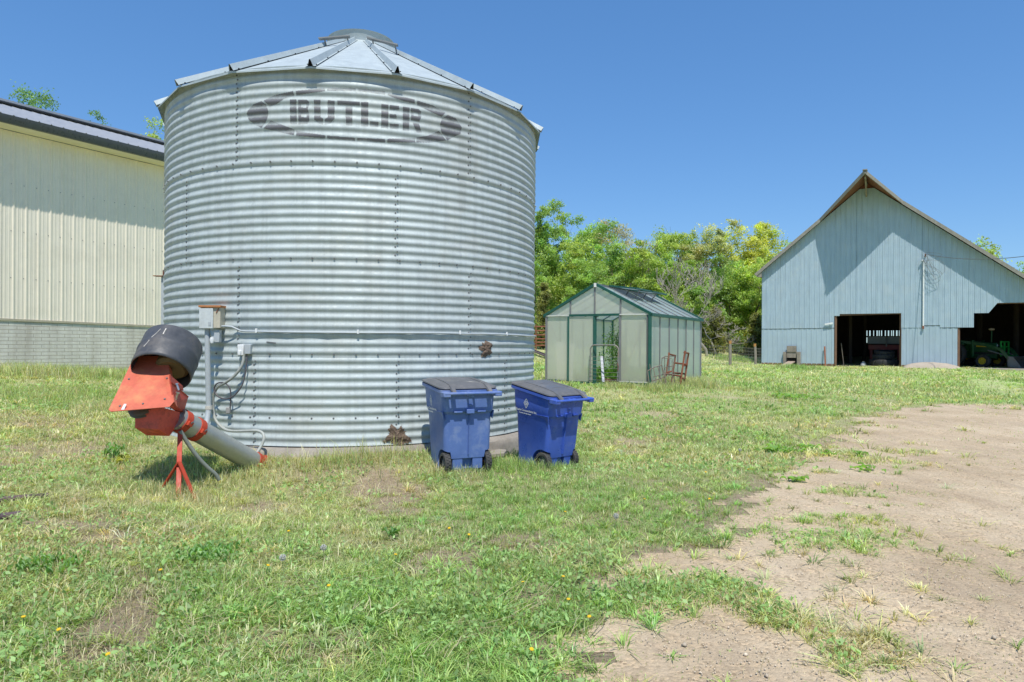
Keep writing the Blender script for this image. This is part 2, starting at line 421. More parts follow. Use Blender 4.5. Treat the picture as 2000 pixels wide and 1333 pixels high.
def bare(x, y):
    """0 = full grass, 1 = bare soil"""
    d = poly_dist(x, y, DRIVE); ins = in_poly(x, y, DRIVE)
    sd = np.where(ins, d, -d) + (fbm(x * 1.6, y * 1.6, 21, 4) - .5) * .7 + (fbm(x * 5, y * 5, 23, 3) - .5) * .5 + .38
    b = np.clip(sd / .8 + .45, 0, 1)
    # green tufts standing in the drive
    tuft = np.clip((fbm(x * 1.8, y * 1.8, 5, 4) - .57) / .05, 0, 1) * np.clip(1.15 - d / 1.6, .06, 1)
    b = b * (1 - .85 * tuft)
    for P, a in BARE:
        dd = poly_dist(x, y, P); s = np.where(in_poly(x, y, P), dd, -dd) + (fbm(x * 3, y * 3, 8) - .5) * .5
        b = np.maximum(b, a * np.clip(s / .2 + .5, 0, 1))
    b = np.maximum(b, np.clip((fbm(x * 1.1, y * 1.1, 44, 4) - .66) / .07, 0, 1) * .6)
    return b
tag(link_mesh('ground', grid_mesh('ground', gx, gy, colf=bare), None, [ground_mat()]), kind='structure')
tag(link_mesh('dirt_drive', grid_mesh('dirt_drive', gx[(gx > -1) & (gx < 18.5)], gy[(gy > -9) & (gy < 20.5)], .004,
    lambda x, y: (np.where(in_poly(x, y, DRIVE), 1, -1) * poly_dist(x, y, DRIVE) + (fbm(x * 1.6, y * 1.6, 21, 4) - .5) * .7 + (fbm(x * 5, y * 5, 23, 3) - .5) * .5 + (fbm(x * 9, y * 9, 2) - .5) * .3) > -.22), None, [dirt_mat()]), kind='structure')
# ------------------------------------------------------------------ grain bin
R = 2.743; DC = R / math.sin(math.radians(14.42)); PHI = math.radians(-12.59)
CX, CY = DC * math.sin(PHI), DC * math.cos(PHI)
Z0, Z1, Z2, Z3, Z4 = .282, 1.352, 2.479, 3.615, 4.745
def cyl(psi, z, r=R): return Vector((CX + r * math.sin(psi), CY - r * math.cos(psi), z))
def cyl_hit(px, py, r=R):
    a, b = ray(px, py)
    A = a * a + 1; B = a * CX + CY; C = CX * CX + CY * CY - r * r
    t = (B - math.sqrt(max(0, B * B - A * C))) / A
    return math.atan2(a * t - CX, -(t - CY)), EYE + b * t
def cyl_pt(px, py, off=0.): 
    p, z = cyl_hit(px, py, R + off); return cyl(p, z, R + off)
def corr(z):
    """corrugation offset at height z"""
    return .008 * math.cos((z - Z4) / .1016 * 2 * PI)
silo = thing('grain_bin', 'round corrugated steel grain bin with low conical roof and stencilled lettering', 'grain bin', (CX, CY, .15))

def ring_profile(zb, zt, off):
    n = int(round((zt - zb) / .1016 * 10)); return [(R + off + corr(zb + (zt - zb) * i / n), zb + (zt - zb) * i / n) for i in range(n + 1)]
def bolt(mb, psi, z, r=.0095, d=.011, off=0.):
    c = cyl(psi, z, R + off + corr(z)); n = Vector((math.sin(psi), -math.cos(psi), 0)); t = Vector((math.cos(psi), math.sin(psi), 0)); k = Vector((0, 0, 1))
    ring = [c - n * .004 + (t * math.cos(a) + k * math.sin(a)) * r for a in [i * PI / 3 for i in range(6)]]
    ring2 = [p + n * d for p in ring]; mb.loft([ring, ring2], cap0=False)
seams = {1: [465, 918], 2: [366, 776], 3: [468, 918], 4: [778]}
levels = [(Z3, Z4, 0.006), (Z2, Z3, 0.002), (Z1, Z2, .006), (Z0, Z1, .002)]
for k, (zb, zt, off) in enumerate(levels):
    mb = MB(); prof = ring_profile(zb - (.02 if k < 3 else 0), zt, off)
    T = Matrix.Translation((CX, CY, 0))
    mb.lathe(prof, 168, T)
    # lower lip of the sheet turns inward a little so the lap reads as an edge
    mb.lathe([(R + off - .012, prof[0][1]), prof[0]], 168, T)
    mb.m = 1
    mid = (zb + zt) / 2
    base = [cyl_hit(x, proj_np(*cyl(0, mid))[1])[0] for x in seams[k + 1]]
    allps = sorted(set([round(b + j * (base[1] - base[0] if len(base) > 1 else .62), 3) for b in base[:1] for j in range(-3, 4)])) if len(base) > 1 else [base[0] + j * .62 for j in range(-3, 4)]
    for ps in allps:
        if abs(ps + .02) > 1.5: continue
        n = int((zt - zb) / .1016)
        for i in range(n + 1):
            zz = Z4 - math.ceil((Z4 - zt) / .1016 - 1e-6) * .1016 - i * .1016
            if zz > zb + .02: bolt(mb, ps, zz - .012, off=off)
            if zz - .05 > zb + .02: bolt(mb, ps - .0085, zz - .055, .010, .014, off=off)
    if k < 3:
        for j in range(-16, 17):
            bolt(mb, j * .0925 + .02, zb + .012, .010, .016, off=off)
    else:
        for j in range(-16, 17): bolt(mb, j * .0925 + .02, Z0 + .33, .011, .014, off=off)
    mb.m = 2
    # bright lap edge of the vertical joints
    for ps in allps:
        if abs(ps + .02) > 1.5: continue
        prof2 = ring_profile(zb, zt, off + .0022)
        vs = []; 
        for rr, zz in prof2: vs += [cyl(ps + .012, zz, rr), cyl(ps + .0138, zz, rr)]
        mb.add(vs, [(2 * i, 2 * i + 1, 2 * i + 3, 2 * i + 2) for i in range(len(prof2) - 1)])
    mb.build('wall_ring', [M_galvs[k], M_bolt, M_galv_roof], silo, smooth=50)

# foundation
mb = MB(); prof = [(R + .15, -.1), (R + .15, .16), (R + .13, .225), (R + .07, .268), (R - .3, .276)]
mb.lathe(prof, 96, Matrix.Translation((CX, CY, 0)))
for i, v in enumerate(mb.v):
    a = math.atan2(v[1] - CY, v[0] - CX); q = .03 * (vnoise(np.array([a * 7.]), np.array([v[2] * 9]), 4)[0] - .5)
    if v[2] < .27: mb.v[i] = (v[0] + q * math.cos(a), v[1] + q * math.sin(a), v[2] + q * .5)
mb.build('foundation', M_concrete, silo, smooth=35)

# roof: eighteen flat sheets with raised ribs, open at the eave
RO, RZ, RT, ZT = R + .10, 4.70, .47, 6.06
NP = 18; PS0 = math.radians(1.0)
mb = MB()
for i in range(NP):
    a, b = PS0 + i * 2 * PI / NP, PS0 + (i + 1) * 2 * PI / NP
    q = [cyl(a, RZ, RO), cyl(b, RZ, RO), cyl(b, ZT, RT), cyl(a, ZT, RT)]
    mb.add(q, [(0, 1, 2, 3)])
    d = Vector((0, 0, -.02)); mb.add([q[0], q[1], q[1] + d, q[0] + d], [(0, 1, 2, 3)])
mb.build('roof', M_galv_roof, silo, smooth=0, fixn=False)
for i in range(NP):
    a = PS0 + i * 2 * PI / NP; mb = MB(); t = Vector((math.cos(a), math.sin(a), 0)); sl = (cyl(a, ZT, RT) - cyl(a, RZ, RO)).normalized(); up = t.cross(sl); up = up if up.z > 0 else -up
    for (hw, h, top, off) in ((.032, .074, .007, 0),):
        e0 = cyl(a, RZ, RO + .012) + up * .002; e1 = cyl(a, ZT, RT) + up * .002
        A = [e0 - t * hw, e0 - t * top + up * h, e0 + t * top + up * h, e0 + t * hw]
        B = [e1 - t * hw * .7, e1 - t * top + up * h * .6, e1 + t * top + up * h * .6, e1 + t * hw * .7]
        mb.add(A + B, [(0, 1, 5, 4), (1, 2, 6, 5), (2, 3, 7, 6)])
        mb.m = 1; k = sl * .02
        mb.add([p + k for p in A], [(0, 1, 2, 3)]); mb.m = 0  # dark face paints the shade inside the rib's end
        # flat flanges either side carry the screws
        for s in (-1, 1):
            mb.add([e0 + t * s * hw, e0 + t * s * (hw + .03) + up * .003, e1 + t * s * (hw * .7 + .02) + up * .003, e1 + t * s * hw * .7], [(0, 1, 2, 3)])
            mb.m = 1
            for f in (.03, .25, .48, .7):
                c = e0.lerp(e1, f) + t * s * (hw + .02 - .01 * f) + up * .004; mb.box(c, (.014, .014, .012))
            mb.m = 0
    mb.build('roof_rib', [M_galv_roof, M_dark], silo, smooth=0, fixn=False)
# collar and cap at the peak
mb = MB(); T = Matrix.Translation((CX, CY, 0))
mb.lathe([(.52, 6.01), (.475, 6.07), (.485, 6.14), (.51, 6.205), (.52, 6.212), (.50, 6.212), (.0, 6.215)], 48, T)
mb.build('roof_collar', M_galv_roof, silo, smooth=30)
for x0, y0, x1, y1 in ((623, 76.5, 683, 71.5), (717, 74.5, 777, 89)):
    mb = MB(); a = U(x0, y0, 9.75); b = U(x1, y1, 9.75); mb.bar(a, b, .07, .018)
    for f in (.16, .9):
        c = a.lerp(b, f); mb.bar(c + Vector((0, .05, 0)), c + Vector((.02, .08, -.12)), .015)
    mb.build('vent_flap', surf('dull_grey_flap', (.20, .21, .21), rough=.6), silo, smooth=0)

# stencilled emblem, sprayed on the top ring: cells of a fine sheet hugging the corrugations
S = lambda pts: [(460 + x / 4.2553, 150 + y / 4.2553) for x, y in pts]
INK = [S(p) for p in [
    [(450, 190), (505, 190), (510, 395), (455, 392)],
    [(520, 190), (592, 192), (610, 210), (610, 243), (598, 268), (612, 300), (612, 368), (598, 393), (522, 395)],
    [(650, 190), (705, 192), (707, 335), (728, 350), (726, 398), (690, 388), (655, 358)],
    [(765, 195), (823, 200), (822, 352), (790, 388), (742, 398), (742, 352), (766, 338)],
    [(848, 198), (1032, 208), (1032, 242), (848, 236)], [(915, 245), (972, 247), (972, 405), (917, 402)],
    [(1042, 210), (1105, 212), (1102, 415), (1042, 412)], [(1117, 372), (1188, 378), (1188, 418), (1117, 414)],
    [(1212, 228), (1272, 232), (1268, 430), (1210, 425)], [(1282, 236), (1360, 243), (1360, 280), (1282, 275)], [(1282, 310), (1338, 315), (1338, 350), (1282, 345)], [(1282, 390), (1356, 396), (1356, 436), (1284, 430)],
    [(1392, 250), (1446, 256), (1442, 450), (1390, 445)], [(1457, 258), (1520, 268), (1542, 290), (1545, 330), (1527, 372), (1460, 362)], [(1472, 380), (1525, 388), (1548, 465), (1505, 462)],
    [(215, 203), (255, 235), (272, 290), (268, 330), (250, 380), (215, 425), (160, 400), (110, 360), (92, 310), (100, 285), (150, 230)],
    [(232, 200), (310, 160), (478, 118), (488, 160), (400, 185), (340, 230), (285, 250)], [(500, 118), (740, 92), (745, 118), (600, 140), (505, 158)],
    [(762, 92), (1000, 95), (1000, 118), (762, 115)], [(1020, 97), (1245, 120), (1243, 150), (1020, 120)], [(1265, 135), (1490, 190), (1490, 225), (1400, 205), (1265, 152)],
    [(1510, 198), (1640, 240), (1745, 300), (1712, 335), (1610, 285), (1510, 237)],
    [(1765, 318), (1830, 345), (1880, 420), (1870, 475), (1760, 528), (1712, 465), (1700, 400), (1715, 350)],
    [(1690, 452), (1752, 530), (1620, 548), (1502, 545), (1505, 507), (1600, 490)], [(1265, 515), (1490, 512), (1495, 545), (1262, 548)],
    [(1010, 510), (1242, 518), (1242, 548), (1010, 535)], [(762, 490), (992, 510), (992, 535), (762, 515)], [(505, 450), (745, 488), (745, 515), (505, 490)], [(295, 365), (490, 440), (485, 485), (380, 465), (230, 430)]]]
HOLES = [S(p) for p in [[(545, 228), (588, 230), (588, 258), (545, 256)], [(545, 312), (590, 314), (590, 338), (545, 336)], [(1480, 300), (1518, 306), (1518, 332), (1480, 326)]]]
ps = np.arange(cyl_hit(478, 230)[0], cyl_hit(903, 260)[0], .0019); zs = np.arange(3.80, 4.70, .0052)
PP, ZZ = np.meshgrid(ps, zs)
pc, zc = PP[:-1, :-1] + .00095, ZZ[:-1, :-1] + .0026
rr = R + .009 + .008 * np.cos((zc - Z4) / .1016 * 2 * PI)
ux, uy = proj_np(CX + rr * np.sin(pc), CY - rr * np.cos(pc), zc)
ink = np.zeros(pc.shape, bool)
for P in INK: ink |= in_poly(ux, uy, P)
for P in HOLES: ink &= ~in_poly(ux, uy, P)
rv = R + .0085 + .008 * np.cos((ZZ - Z4) / .1016 * 2 * PI)
V = np.stack([(CX + rv * np.sin(PP)), (CY - rv * np.cos(PP)), ZZ], -1).reshape(-1, 3)
nx = len(ps); idx = (np.arange(len(zs) - 1)[:, None] * nx + np.arange(nx - 1)[None])[ink]
Q = np.stack([idx, idx + 1, idx + nx + 1, idx + nx], 1)
us = np.unique(Q); mp = -np.ones(len(V), int); mp[us] = np.arange(len(us))
m, nt, out = new_mat('sprayed_stencil_ink'); N = NT(nt); tc = N.n('TexCoord').outputs['Object']
p = N.n('BsdfPrincipled'); p.inputs['Roughness'].default_value = .6; p.inputs['Base Color'].default_value = (.15, .15, .165, 1)
tr = N.n('BsdfTransparent'); mx = N.n('MixShader')
sp = N.n('SeparateXYZ'); N.l(tc, sp.inputs[0])
wv = N.math('SINE', N.math('ADD', N.math('MULTIPLY', sp.outputs['Z'], 2 * PI / .1016), -(Z4 - .15) / .1016 * 2 * PI - 1.2))
wear_and_shade = N.math('ADD', N.math('MULTIPLY', N.noise(tc, 8, 6, .75), .9), N.math('MULTIPLY', wv, .24))  # wear, plus light and shade of the corrugations put into the ink
N.l(N.ramp(wear_and_shade, [(.2, .14), (.42, .28), (.6, .66), (.8, .88)]), mx.inputs[0]); N.l(p.outputs[0], mx.inputs[1]); N.l(tr.outputs[0], mx.inputs[2]); N.l(mx.outputs[0], out.inputs[0])
link_mesh('lettering', np_mesh('lettering', V[us] - np.array([CX, CY, .15]), mp[Q], smooth=True), silo, [m])

# dried mud stuck on the sheets
M_mud = surf('dried_mud', (.17, .125, .095), rough=.98, var=.35, scale=14, bump=1., bump_scale=45, bdist=.02, spec=.1)
def mud(px, py, hw, hh, seed, parent, th=.02):
    p0, z0 = cyl_hit(px, py); n = 60
    P, Z = np.meshgrid(np.linspace(-1.3, 1.3, n), np.linspace(-1.3, 1.3, n))
    rad = np.hypot(P, Z); ang = np.arctan2(Z, P)
    edge = .72 + .45 * (fbm(np.cos(ang) * 2.6 + 5, np.sin(ang) * 2.6 + 5, seed, 4) - .5) * 2.2 + .3 * (fbm(P * 6, Z * 6, seed + 2, 3) - .5)
    h = np.clip(edge - rad, -1, 1); wz = z0 + Z * hh / F * 8.4; wp = p0 + P * hw / F * 8.4 / R
    off = .008 + np.clip(h * 2, 0, 1) * th * (.5 + fbm(P * 5, Z * 5, seed + 9, 3))
    r = R + .0065 + .008 * np.cos((wz - Z4) / .1016 * 2 * PI) * np.clip(1 - h * 1.5, .2, 1) + off
    V = np.stack([r * np.sin(wp), -r * np.cos(wp), wz - .15], -1).reshape(-1, 3)
    hc = (h[:-1, :-1] + h[1:, 1:]) / 2; i = (np.arange(n - 1)[:, None] * n + np.arange(n - 1)[None])[(hc > 0) & (wz[:-1, :-1] > Z0 - .015)]
    link_mesh('mud_patch', np_mesh('mud_patch', V, np.stack([i, i + 1, i + n + 1, i + n], 1), smooth=True), parent, [M_mud])
mud(948, 681, 22, 20, 3, silo); mud(775, 852, 30, 26, 11, silo)

# grey post with a bracket behind the bin's left side
t = thing('steel_post', 'slim grey steel post with a flat top bracket beside the grain bin', 'post', U(319, 640, 11.2) * 1)
t.location.z = gz(t.location.x, t.location.y); WM[t] = Matrix.Translation(t.location)
a = U(319.5, 540, 11.2); mb = MB().box((a.x, a.y, (a.z + t.location.z) / 2), (.055, .055, a.z - t.location.z)); mb.build('shaft', M_grey_pvc, t, bevel=.004)
mb = MB().box(a + Vector((-.06, -.02, .0)), (.15, .12, .012)).box(a + Vector((.01, 0, .05)), (.012, .08, .1)); mb.build('bracket', M_rust, t)

# ------------------------------------------------------------------ electrics fixed to the bin
def C3(px, py, off): return cyl_pt(px, py, off)
t = thing('electrical_box', 'pale grey electrical cabinet with rusty top on a conduit post by the grain bin', 'electrical box', C3(412, 800, .14))
t.location.z = gz(t.location.x, t.location.y - .1); WM[t] = Matrix.Translation(t.location)
ZB = (C3(412, 620, .16)).y
def Pb(px, py, d=0): return U(px, py, ZB + d)
mb = MB(); a, b = Pb(393, 641), Pb(432, 601)
mb.box(((a.x + b.x) / 2, ZB + .05, (a.z + b.z) / 2), (b.x - a.x, .15, b.z - a.z)); mb.build('cabinet', surf('beige_enamel', (.50, .46, .36), rough=.5, dirt=(.3, .2, .1), dirt_amt=.4, streak=.25), t, bevel=.004)
a, b = Pb(392, 642), Pb(419, 603); mb = MB().box(((a.x + b.x) / 2, ZB - .035, (a.z + b.z) / 2), (b.x - a.x, .018, b.z - a.z))
dr = mb.build('door', surf('grey_enamel', (.56, .60, .60), rough=.45, dirt=(.4, .38, .3), dirt_amt=.3, streak=.2), t, bevel=.004)
a = Pb(411, 633); MB().box((a.x + .01, ZB - .046, a.z), (.03, .004, .045)).build('warning_label', surf('faded_label', (.42, .45, .46), rough=.6), dr)
a, b = Pb(391, 601), Pb(434, 597); MB().box(((a.x + b.x) / 2, ZB + .045, a.z + .012), (b.x - a.x, .19, .026)).build('top_flap', surf('rusty_orange', (.42, .17, .06), rough=.8, var=.3, dirt=(.2, .1, .06), dirt_amt=.5), t, bevel=.003)
a, b = Pb(424, 603), Pb(431, 612); MB().bar((a.x + .03, ZB - .03, a.z), (b.x - .04, ZB - .03, b.z), .008).build('latch', M_rust, t)
mb = MB(); mb.tube([Pb(405, 642, .03), Pb(405.5, 700, .03), Pb(407.5, 790, .03), Pb(407.5, 800, .03), Pb(403, 830, -.06)], .032, 14); mb.build('conduit_post', M_grey_pvc, t, smooth=50)
mb = MB(); mb.tube([Pb(408, 793, .03), Pb(408, 800, .03)], .041, 14); mb.build('coupling', surf('off_white_coupling', (.55, .52, .46), rough=.6, dirt=(.3, .15, .07), dirt_amt=.6), t)
a, b = Pb(412, 669), Pb(428, 645); MB().box(((a.x + b.x) / 2, ZB + .04, (a.z + b.z) / 2), (b.x - a.x, .07, b.z - a.z)).build('junction_box', M_grey_pvc, t, bevel=.004)
mb = MB(); mb.lathe([(.0, -.045), (.018, -.04), (.026, 0), (.018, .03)], 12, Matrix.Translation(Pb(414, 664, -.03))); mb.build('cable_gland', M_white, t)

t = thing('conduit_run', 'thin grey conduit clipped level around the grain bin from the electrical cabinet', 'conduit', C3(700, 650, .02))
path = [Pb(428, 638, .03), Pb(440, 637.5, .0), C3(452, 638.5, .07)]
for x, y in ((462, 643), (470, 646.5), (480, 647.6), (500, 648), (560, 649.2), (640, 650), (720, 650.5), (800, 650.8), (860, 651), (910, 652.3), (940, 652.5), (980, 653.6), (1010, 655), (1032, 656.6)): path.append(C3(x, y, .032))
pp = cyl_hit(1032, 656.6, R + .032)[0]
for i in range(1, 5): path.append(cyl(pp + i * .12, 1.62, R + .032))
MB().tube(path, .0115, 8).build('pipe', M_grey_pvc, t, smooth=60)
for x, y in ((502, 648), (899, 651.5), (990, 654.3), (700, 650.4)):
    c = C3(x, y, .018); MB().box(c + Vector((0, -.016, .012)), (.022, .03, .05)).build('clip', M_white, t)

t = thing('outlet_box', 'small white weatherproof outlet box on the grain bin with two cables hanging from it', 'outlet box', C3(478, 683, .03))
a = C3(472, 684, .045); MB().box(a, (.075, .08, .13)).build('cover', M_white, t, bevel=.008)
a2 = C3(485, 682.5, .04); MB().box(a2, (.075, .07, .115)).build('back_plate', M_grey_pvc, t, bevel=.006)
MB().box(a + Vector((-.005, -.05, -.035)), (.035, .03, .05)).build('socket', M_white, t, bevel=.004)
def spl(pts, n=8):
    pts = [Vector(p) for p in pts]; out = []
    P = [pts[0] * 2 - pts[1]] + pts + [pts[-1] * 2 - pts[-2]]
    for i in range(1, len(P) - 2):
        for j in range(n):
            u = j / n; a, b, c, d = P[i - 1:i + 3]
            out.append(.5 * ((2 * b) + (c - a) * u + (2 * a - 5 * b + 4 * c - d) * u * u + (3 * b - a - 3 * c + d) * u ** 3))
    return out + [pts[-1]]
t = thing('grey_cable', 'thick grey flexible cable dropping from the outlet box to the red auger foot', 'cable', C3(477, 695, .05))
pts = [C3(476, 690, .05), C3(475, 706, .06), C3(468, 722, .08), C3(455, 737, .09), C3(440, 748, .09), C3(425, 757, .08), C3(417, 775, .07), C3(416, 797, .07), C3(420, 818, .08), C3(430, 832, .09), C3(442, 840, .1), C3(456, 842.5, .12), C3(485, 842, .15), C3(503, 842, .17), C3(513, 847, .19), C3(515.5, 857, .22), C3(511, 870, .25), C3(505, 880, .28), C3(497, 893, .34)]
MB().tube(spl(pts), .017, 10).build('cable', surf('grey_jacket', (.36, .38, .35), rough=.55, dirt=(.2, .18, .15), dirt_amt=.4), t, smooth=60)
t = thing('looped_lead', 'thin dark cord looped below the outlet box with a plug at its end', 'cord', C3(482, 700, .05))
pts = [C3(482, 692, .05), C3(481, 715, .06), C3(477, 740, .07), C3(470, 758, .08), C3(456, 774, .08), C3(440, 779.5, .09), C3(425, 774, .1), C3(418.5, 762, .1), C3(422, 751, .1), C3(433, 747.5, .1), C3(444, 752, .09), C3(450, 763, .08), C3(450.5, 780, .07), C3(449.5, 797, .06)]
MB().tube(spl(pts), .0085, 8).build('cord', surf('dark_jacket', (.09, .08, .09), rough=.5), t, smooth=60)
MB().box(C3(446, 802, .055), (.05, .045, .075)).build('plug', surf('worn_plug', (.28, .27, .26), rough=.6), t, bevel=.008)
# small dark scratch-like strip hanging on the second ring from the ground
a = C3(521, 668.5, .012); b = C3(539, 670.5, .012)
t = tag(MB().bar(a, b, .012, .014).build('metal_strip', M_bolt, None), 'short dark metal strip stuck on the grain bin right of the outlet box', 'metal strip')

# ------------------------------------------------------------------ long pale building on the left
A = Vector((U(0, 600, 18).x, 18)); B = Vector((U(320, 600, 21.96).x, 21.96))
dl = (B - A).normalized(); LA = math.atan2(dl.y, dl.x); L0, L1 = -9.0, 9.0; SB = (B - A).length
shed = thing('metal_building', 'long cream ribbed metal building with grey block base and dark gutter', 'building', (A.x, A.y, .7), LA)
def sh(s, out, z): # out: toward the yard
    n = Vector((dl.y, -dl.x)); p = A + dl * s + n * out; return Vector((p.x, p.y, z))
def lin(s, pyA, pyB):
    za, zb = U(0, pyA, 18).z, U(320, pyB, 21.96).z; return za + (zb - za) * s / SB
def sid_b(s): return lin(s, 622, 637)
def sid_t(s): return lin(s, 252, 327.5) 
def ribbed(mb, fn, s0, s1, zb, zt, pitch=.3048, minor=2, h=.02, sgn=1, phase=0.):
    """vertical ribbed sheet; fn(s, out, z) places a point"""
    prof = []; n0 = int(math.floor((s0 - phase) / pitch)) - 1; n1 = int((s1 - phase) / pitch) + 1
    for k in range(n0, n1 + 1):
        c = k * pitch + phase
        prof += [(c - .036, 0), (c - .016, h), (c + .016, h), (c + .036, 0)]
        for j in range(minor):
            m_ = c + pitch * (j + 1) / (minor + 1); prof += [(m_ - .022, 0), (m_ - .010, h * .28), (m_ + .010, h * .28), (m_ + .022, 0)]
    prof = [(s, o) for s, o in prof if s0 < s < s1]; prof = [(s0, 0)] + prof + [(s1, 0)]
    vs = []; fs = []
    for s, o in prof:
        vs += [fn(s, o * sgn, zb(s)), fn(s, o * sgn, zt(s))]
    for i in range(len(prof) - 1): fs.append((2 * i, 2 * i + 2, 2 * i + 3, 2 * i + 1))
    mb.add(vs, fs)
M_cream = surf('cream_siding', (.80, .735, .60), rough=.45, var=.05, scale=2, dirt=(.45, .40, .28), dirt_amt=.25, dirt_scale=.8, streak=.06, bump=.03)
mb = MB(); ribbed(mb, sh, L0, L1, sid_b, sid_t); 
mb.m = 1
for row in (.22, .47, .72):
    s = L0 + .1
    while s < L1:
        z = sid_b(s) + (sid_t(s) - sid_b(s)) * row; mb.box(sh(s, .003, z), (.016, .016, .016)); s += .3048
mb.build('siding', [M_cream, M_bolt], shed, smooth=0, fixn=False)
def block_mat():
    m, nt, out = new_mat('split_face_block'); N = NT(nt); tc = N.n('TexCoord').outputs['Object']
    sx = N.n('SeparateXYZ'); N.l(tc, sx.inputs[0]); cx = N.n('CombineXYZ'); N.l(sx.outputs['X'], cx.inputs['X']); N.l(sx.outputs['Z'], cx.inputs['Y'])
    b = N.n('TexBrick'); b.inputs['Scale'].default_value = 1; b.inputs['Brick Width'].default_value = .4; b.inputs['Row Height'].default_value = .1; b.inputs['Mortar Size'].default_value = .008
    b.inputs['Mortar Smooth'].default_value = .3; b.inputs['Color1'].default_value = (.64, .63, .56, 1); b.inputs['Color2'].default_value = (.70, .685, .61, 1); b.inputs['Mortar'].default_value = (.43, .40, .33, 1)
    N.l(cx.outputs[0], b.inputs['Vector'])
    p = N.n('BsdfPrincipled'); p.inputs['Roughness'].default_value = .9; p.inputs['Specular IOR Level'].default_value = .15
    st = N.ramp(N.noise(N.scale(tc, (1.6, 1.6, .2)), 1.5, 5, .7), [(.42, 0.), (.68, .55)])
    col = N.mix(st, b.outputs['Color'], (.33, .29, .23))
    low = N.n('MapRange'); low.inputs['From Min'].default_value = .35; low.inputs['From Max'].default_value = -.1; N.l(N.math('ADD', sx.outputs['Z'], N.math('MULTIPLY', N.noise(tc, 2, 4), .4)), low.inputs['Value'])
    col = N.mix(low.outputs[0], col, (.31, .27, .2))
    col = N.mix(N.ramp(N.noise(tc, 22, 5), [(.35, .0), (.75, .35)]), col, (.45, .44, .4))
    N.l(col, p.inputs['Base Color'])
    N.l(N.bump(N.math('ADD', N.math('MULTIPLY', b.outputs['Fac'], -1.2), N.math('MULTIPLY', N.noise(tc, 30, 5), .5)), .7, .015), p.inputs['Normal'])
    N.l(p.outputs[0], out.inputs[0]); return m
mb = MB(); k = 20; vs = []
for i in range(k + 1):
    s = L0 + (L1 - L0) * i / k; vs += [sh(s, .0, -.6), sh(s, -.0, sid_b(s) - .03), sh(s, -.12, sid_b(s) - .03)]
mb.add(vs, [f for i in range(k) for f in ((3 * i, 3 * i + 3, 3 * i + 4, 3 * i + 1), (3 * i + 1, 3 * i + 4, 3 * i + 5, 3 * i + 2))])
mb.build('block_base', block_mat(), shed, smooth=0, fixn=False)
mb = MB()
for i in range(k):
    s0, s1 = L0 + (L1 - L0) * i / k, L0 + (L1 - L0) * (i + 1) / k
    mb.add([sh(s0, .0, sid_b(s0) - .055), sh(s0, .028, sid_b(s0) - .055), sh(s0, .028, sid_b(s0) + .002), sh(s0, .0, sid_b(s0) + .002), sh(s1, 0, sid_b(s1) - .055), sh(s1, .028, sid_b(s1) - .055), sh(s1, .028, sid_b(s1) + .002), sh(s1, 0, sid_b(s1) + .002)], [(0, 1, 5, 4), (1, 2, 6, 5), (2, 3, 7, 6)])
mb.build('base_trim', surf('tan_trim', (.42, .38, .28), rough=.5), shed, smooth=0)
EO = .58
def sof(s): return sid_t(s) + .02
mb = MB(); mb.add([sh(L0, 0, sof(L0)), sh(L1, 0, sof(L1)), sh(L1, EO, sof(L1)), sh(L0, EO, sof(L0))], [(0, 1, 2, 3)]); mb.build('soffit', M_cream, shed, smooth=0)
M_gutter = surf('charcoal_gutter', (.075, .085, .10), rough=.35, metal=.2, var=.1)
def gt(s): return lin(s, 232, 308.5) - .06
mb = MB(); prof = lambda s: [sh(s, EO, sof(s) - .005), sh(s, EO + .08, sof(s)), sh(s, EO + .13, sof(s) + .12), sh(s, EO + .14, gt(s)), sh(s, EO - .02, gt(s))]
mb.loft([prof(L0 + (L1 - L0) * i / 6) for i in range(7)]); mb.build('gutter', M_gutter, shed, smooth=30)
def eav(s): return gt(s) + .02
RW, RR = 6.0, 2.2
M_roofs = surf('grey_roof_sheet', (.30, .32, .345), rough=.5, metal=.15, var=.06, scale=2, bump=.02)
mb = MB(); n = 60; vs = []
for i in range(n + 1):
    s = L0 + (L1 - L0) * i / n
    for ds, dz in ((-.03, 0), (0, .025), (.03, 0)): vs += [sh(s + ds, EO + .10, eav(s) + dz), sh(s + ds, -RW, eav(s) + RR + dz)]
mb.add(vs, [(2 * i, 2 * i + 2, 2 * i + 3, 2 * i + 1) for i in range(3 * n + 2)])
mb.add([sh(L0, -RW, eav(L0) + RR), sh(L1, -RW, eav(L1) + RR), sh(L1, -2 * RW - EO, eav(L1)), sh(L0, -2 * RW - EO, eav(L0))], [(0, 1, 2, 3)])
mb.build('roof', M_roofs, shed, smooth=0, fixn=False)
mb = MB(); mb.bar(sh(L0, -RW, eav(L0) + RR + .01), sh(L1, -RW, eav(L1) + RR + .01), .35, .03); mb.bar(sh(SB * .45, -RW + .2, eav(SB * .45) + RR + .03), sh(L1, -RW + .2, eav(L1) + RR + .04), .5, .07)
mb.build('ridge_cap', M_roofs, shed)
mb = MB(); mb.add([sh(L1, 0, -.5), sh(L1, -2 * RW, -.5), sh(L1, -2 * RW, eav(L1)), sh(L1, -RW, eav(L1) + RR), sh(L1, 0, eav(L1))], [(0, 1, 2, 3, 4)]); mb.build('end_wall', M_cream, shed, smooth=0)
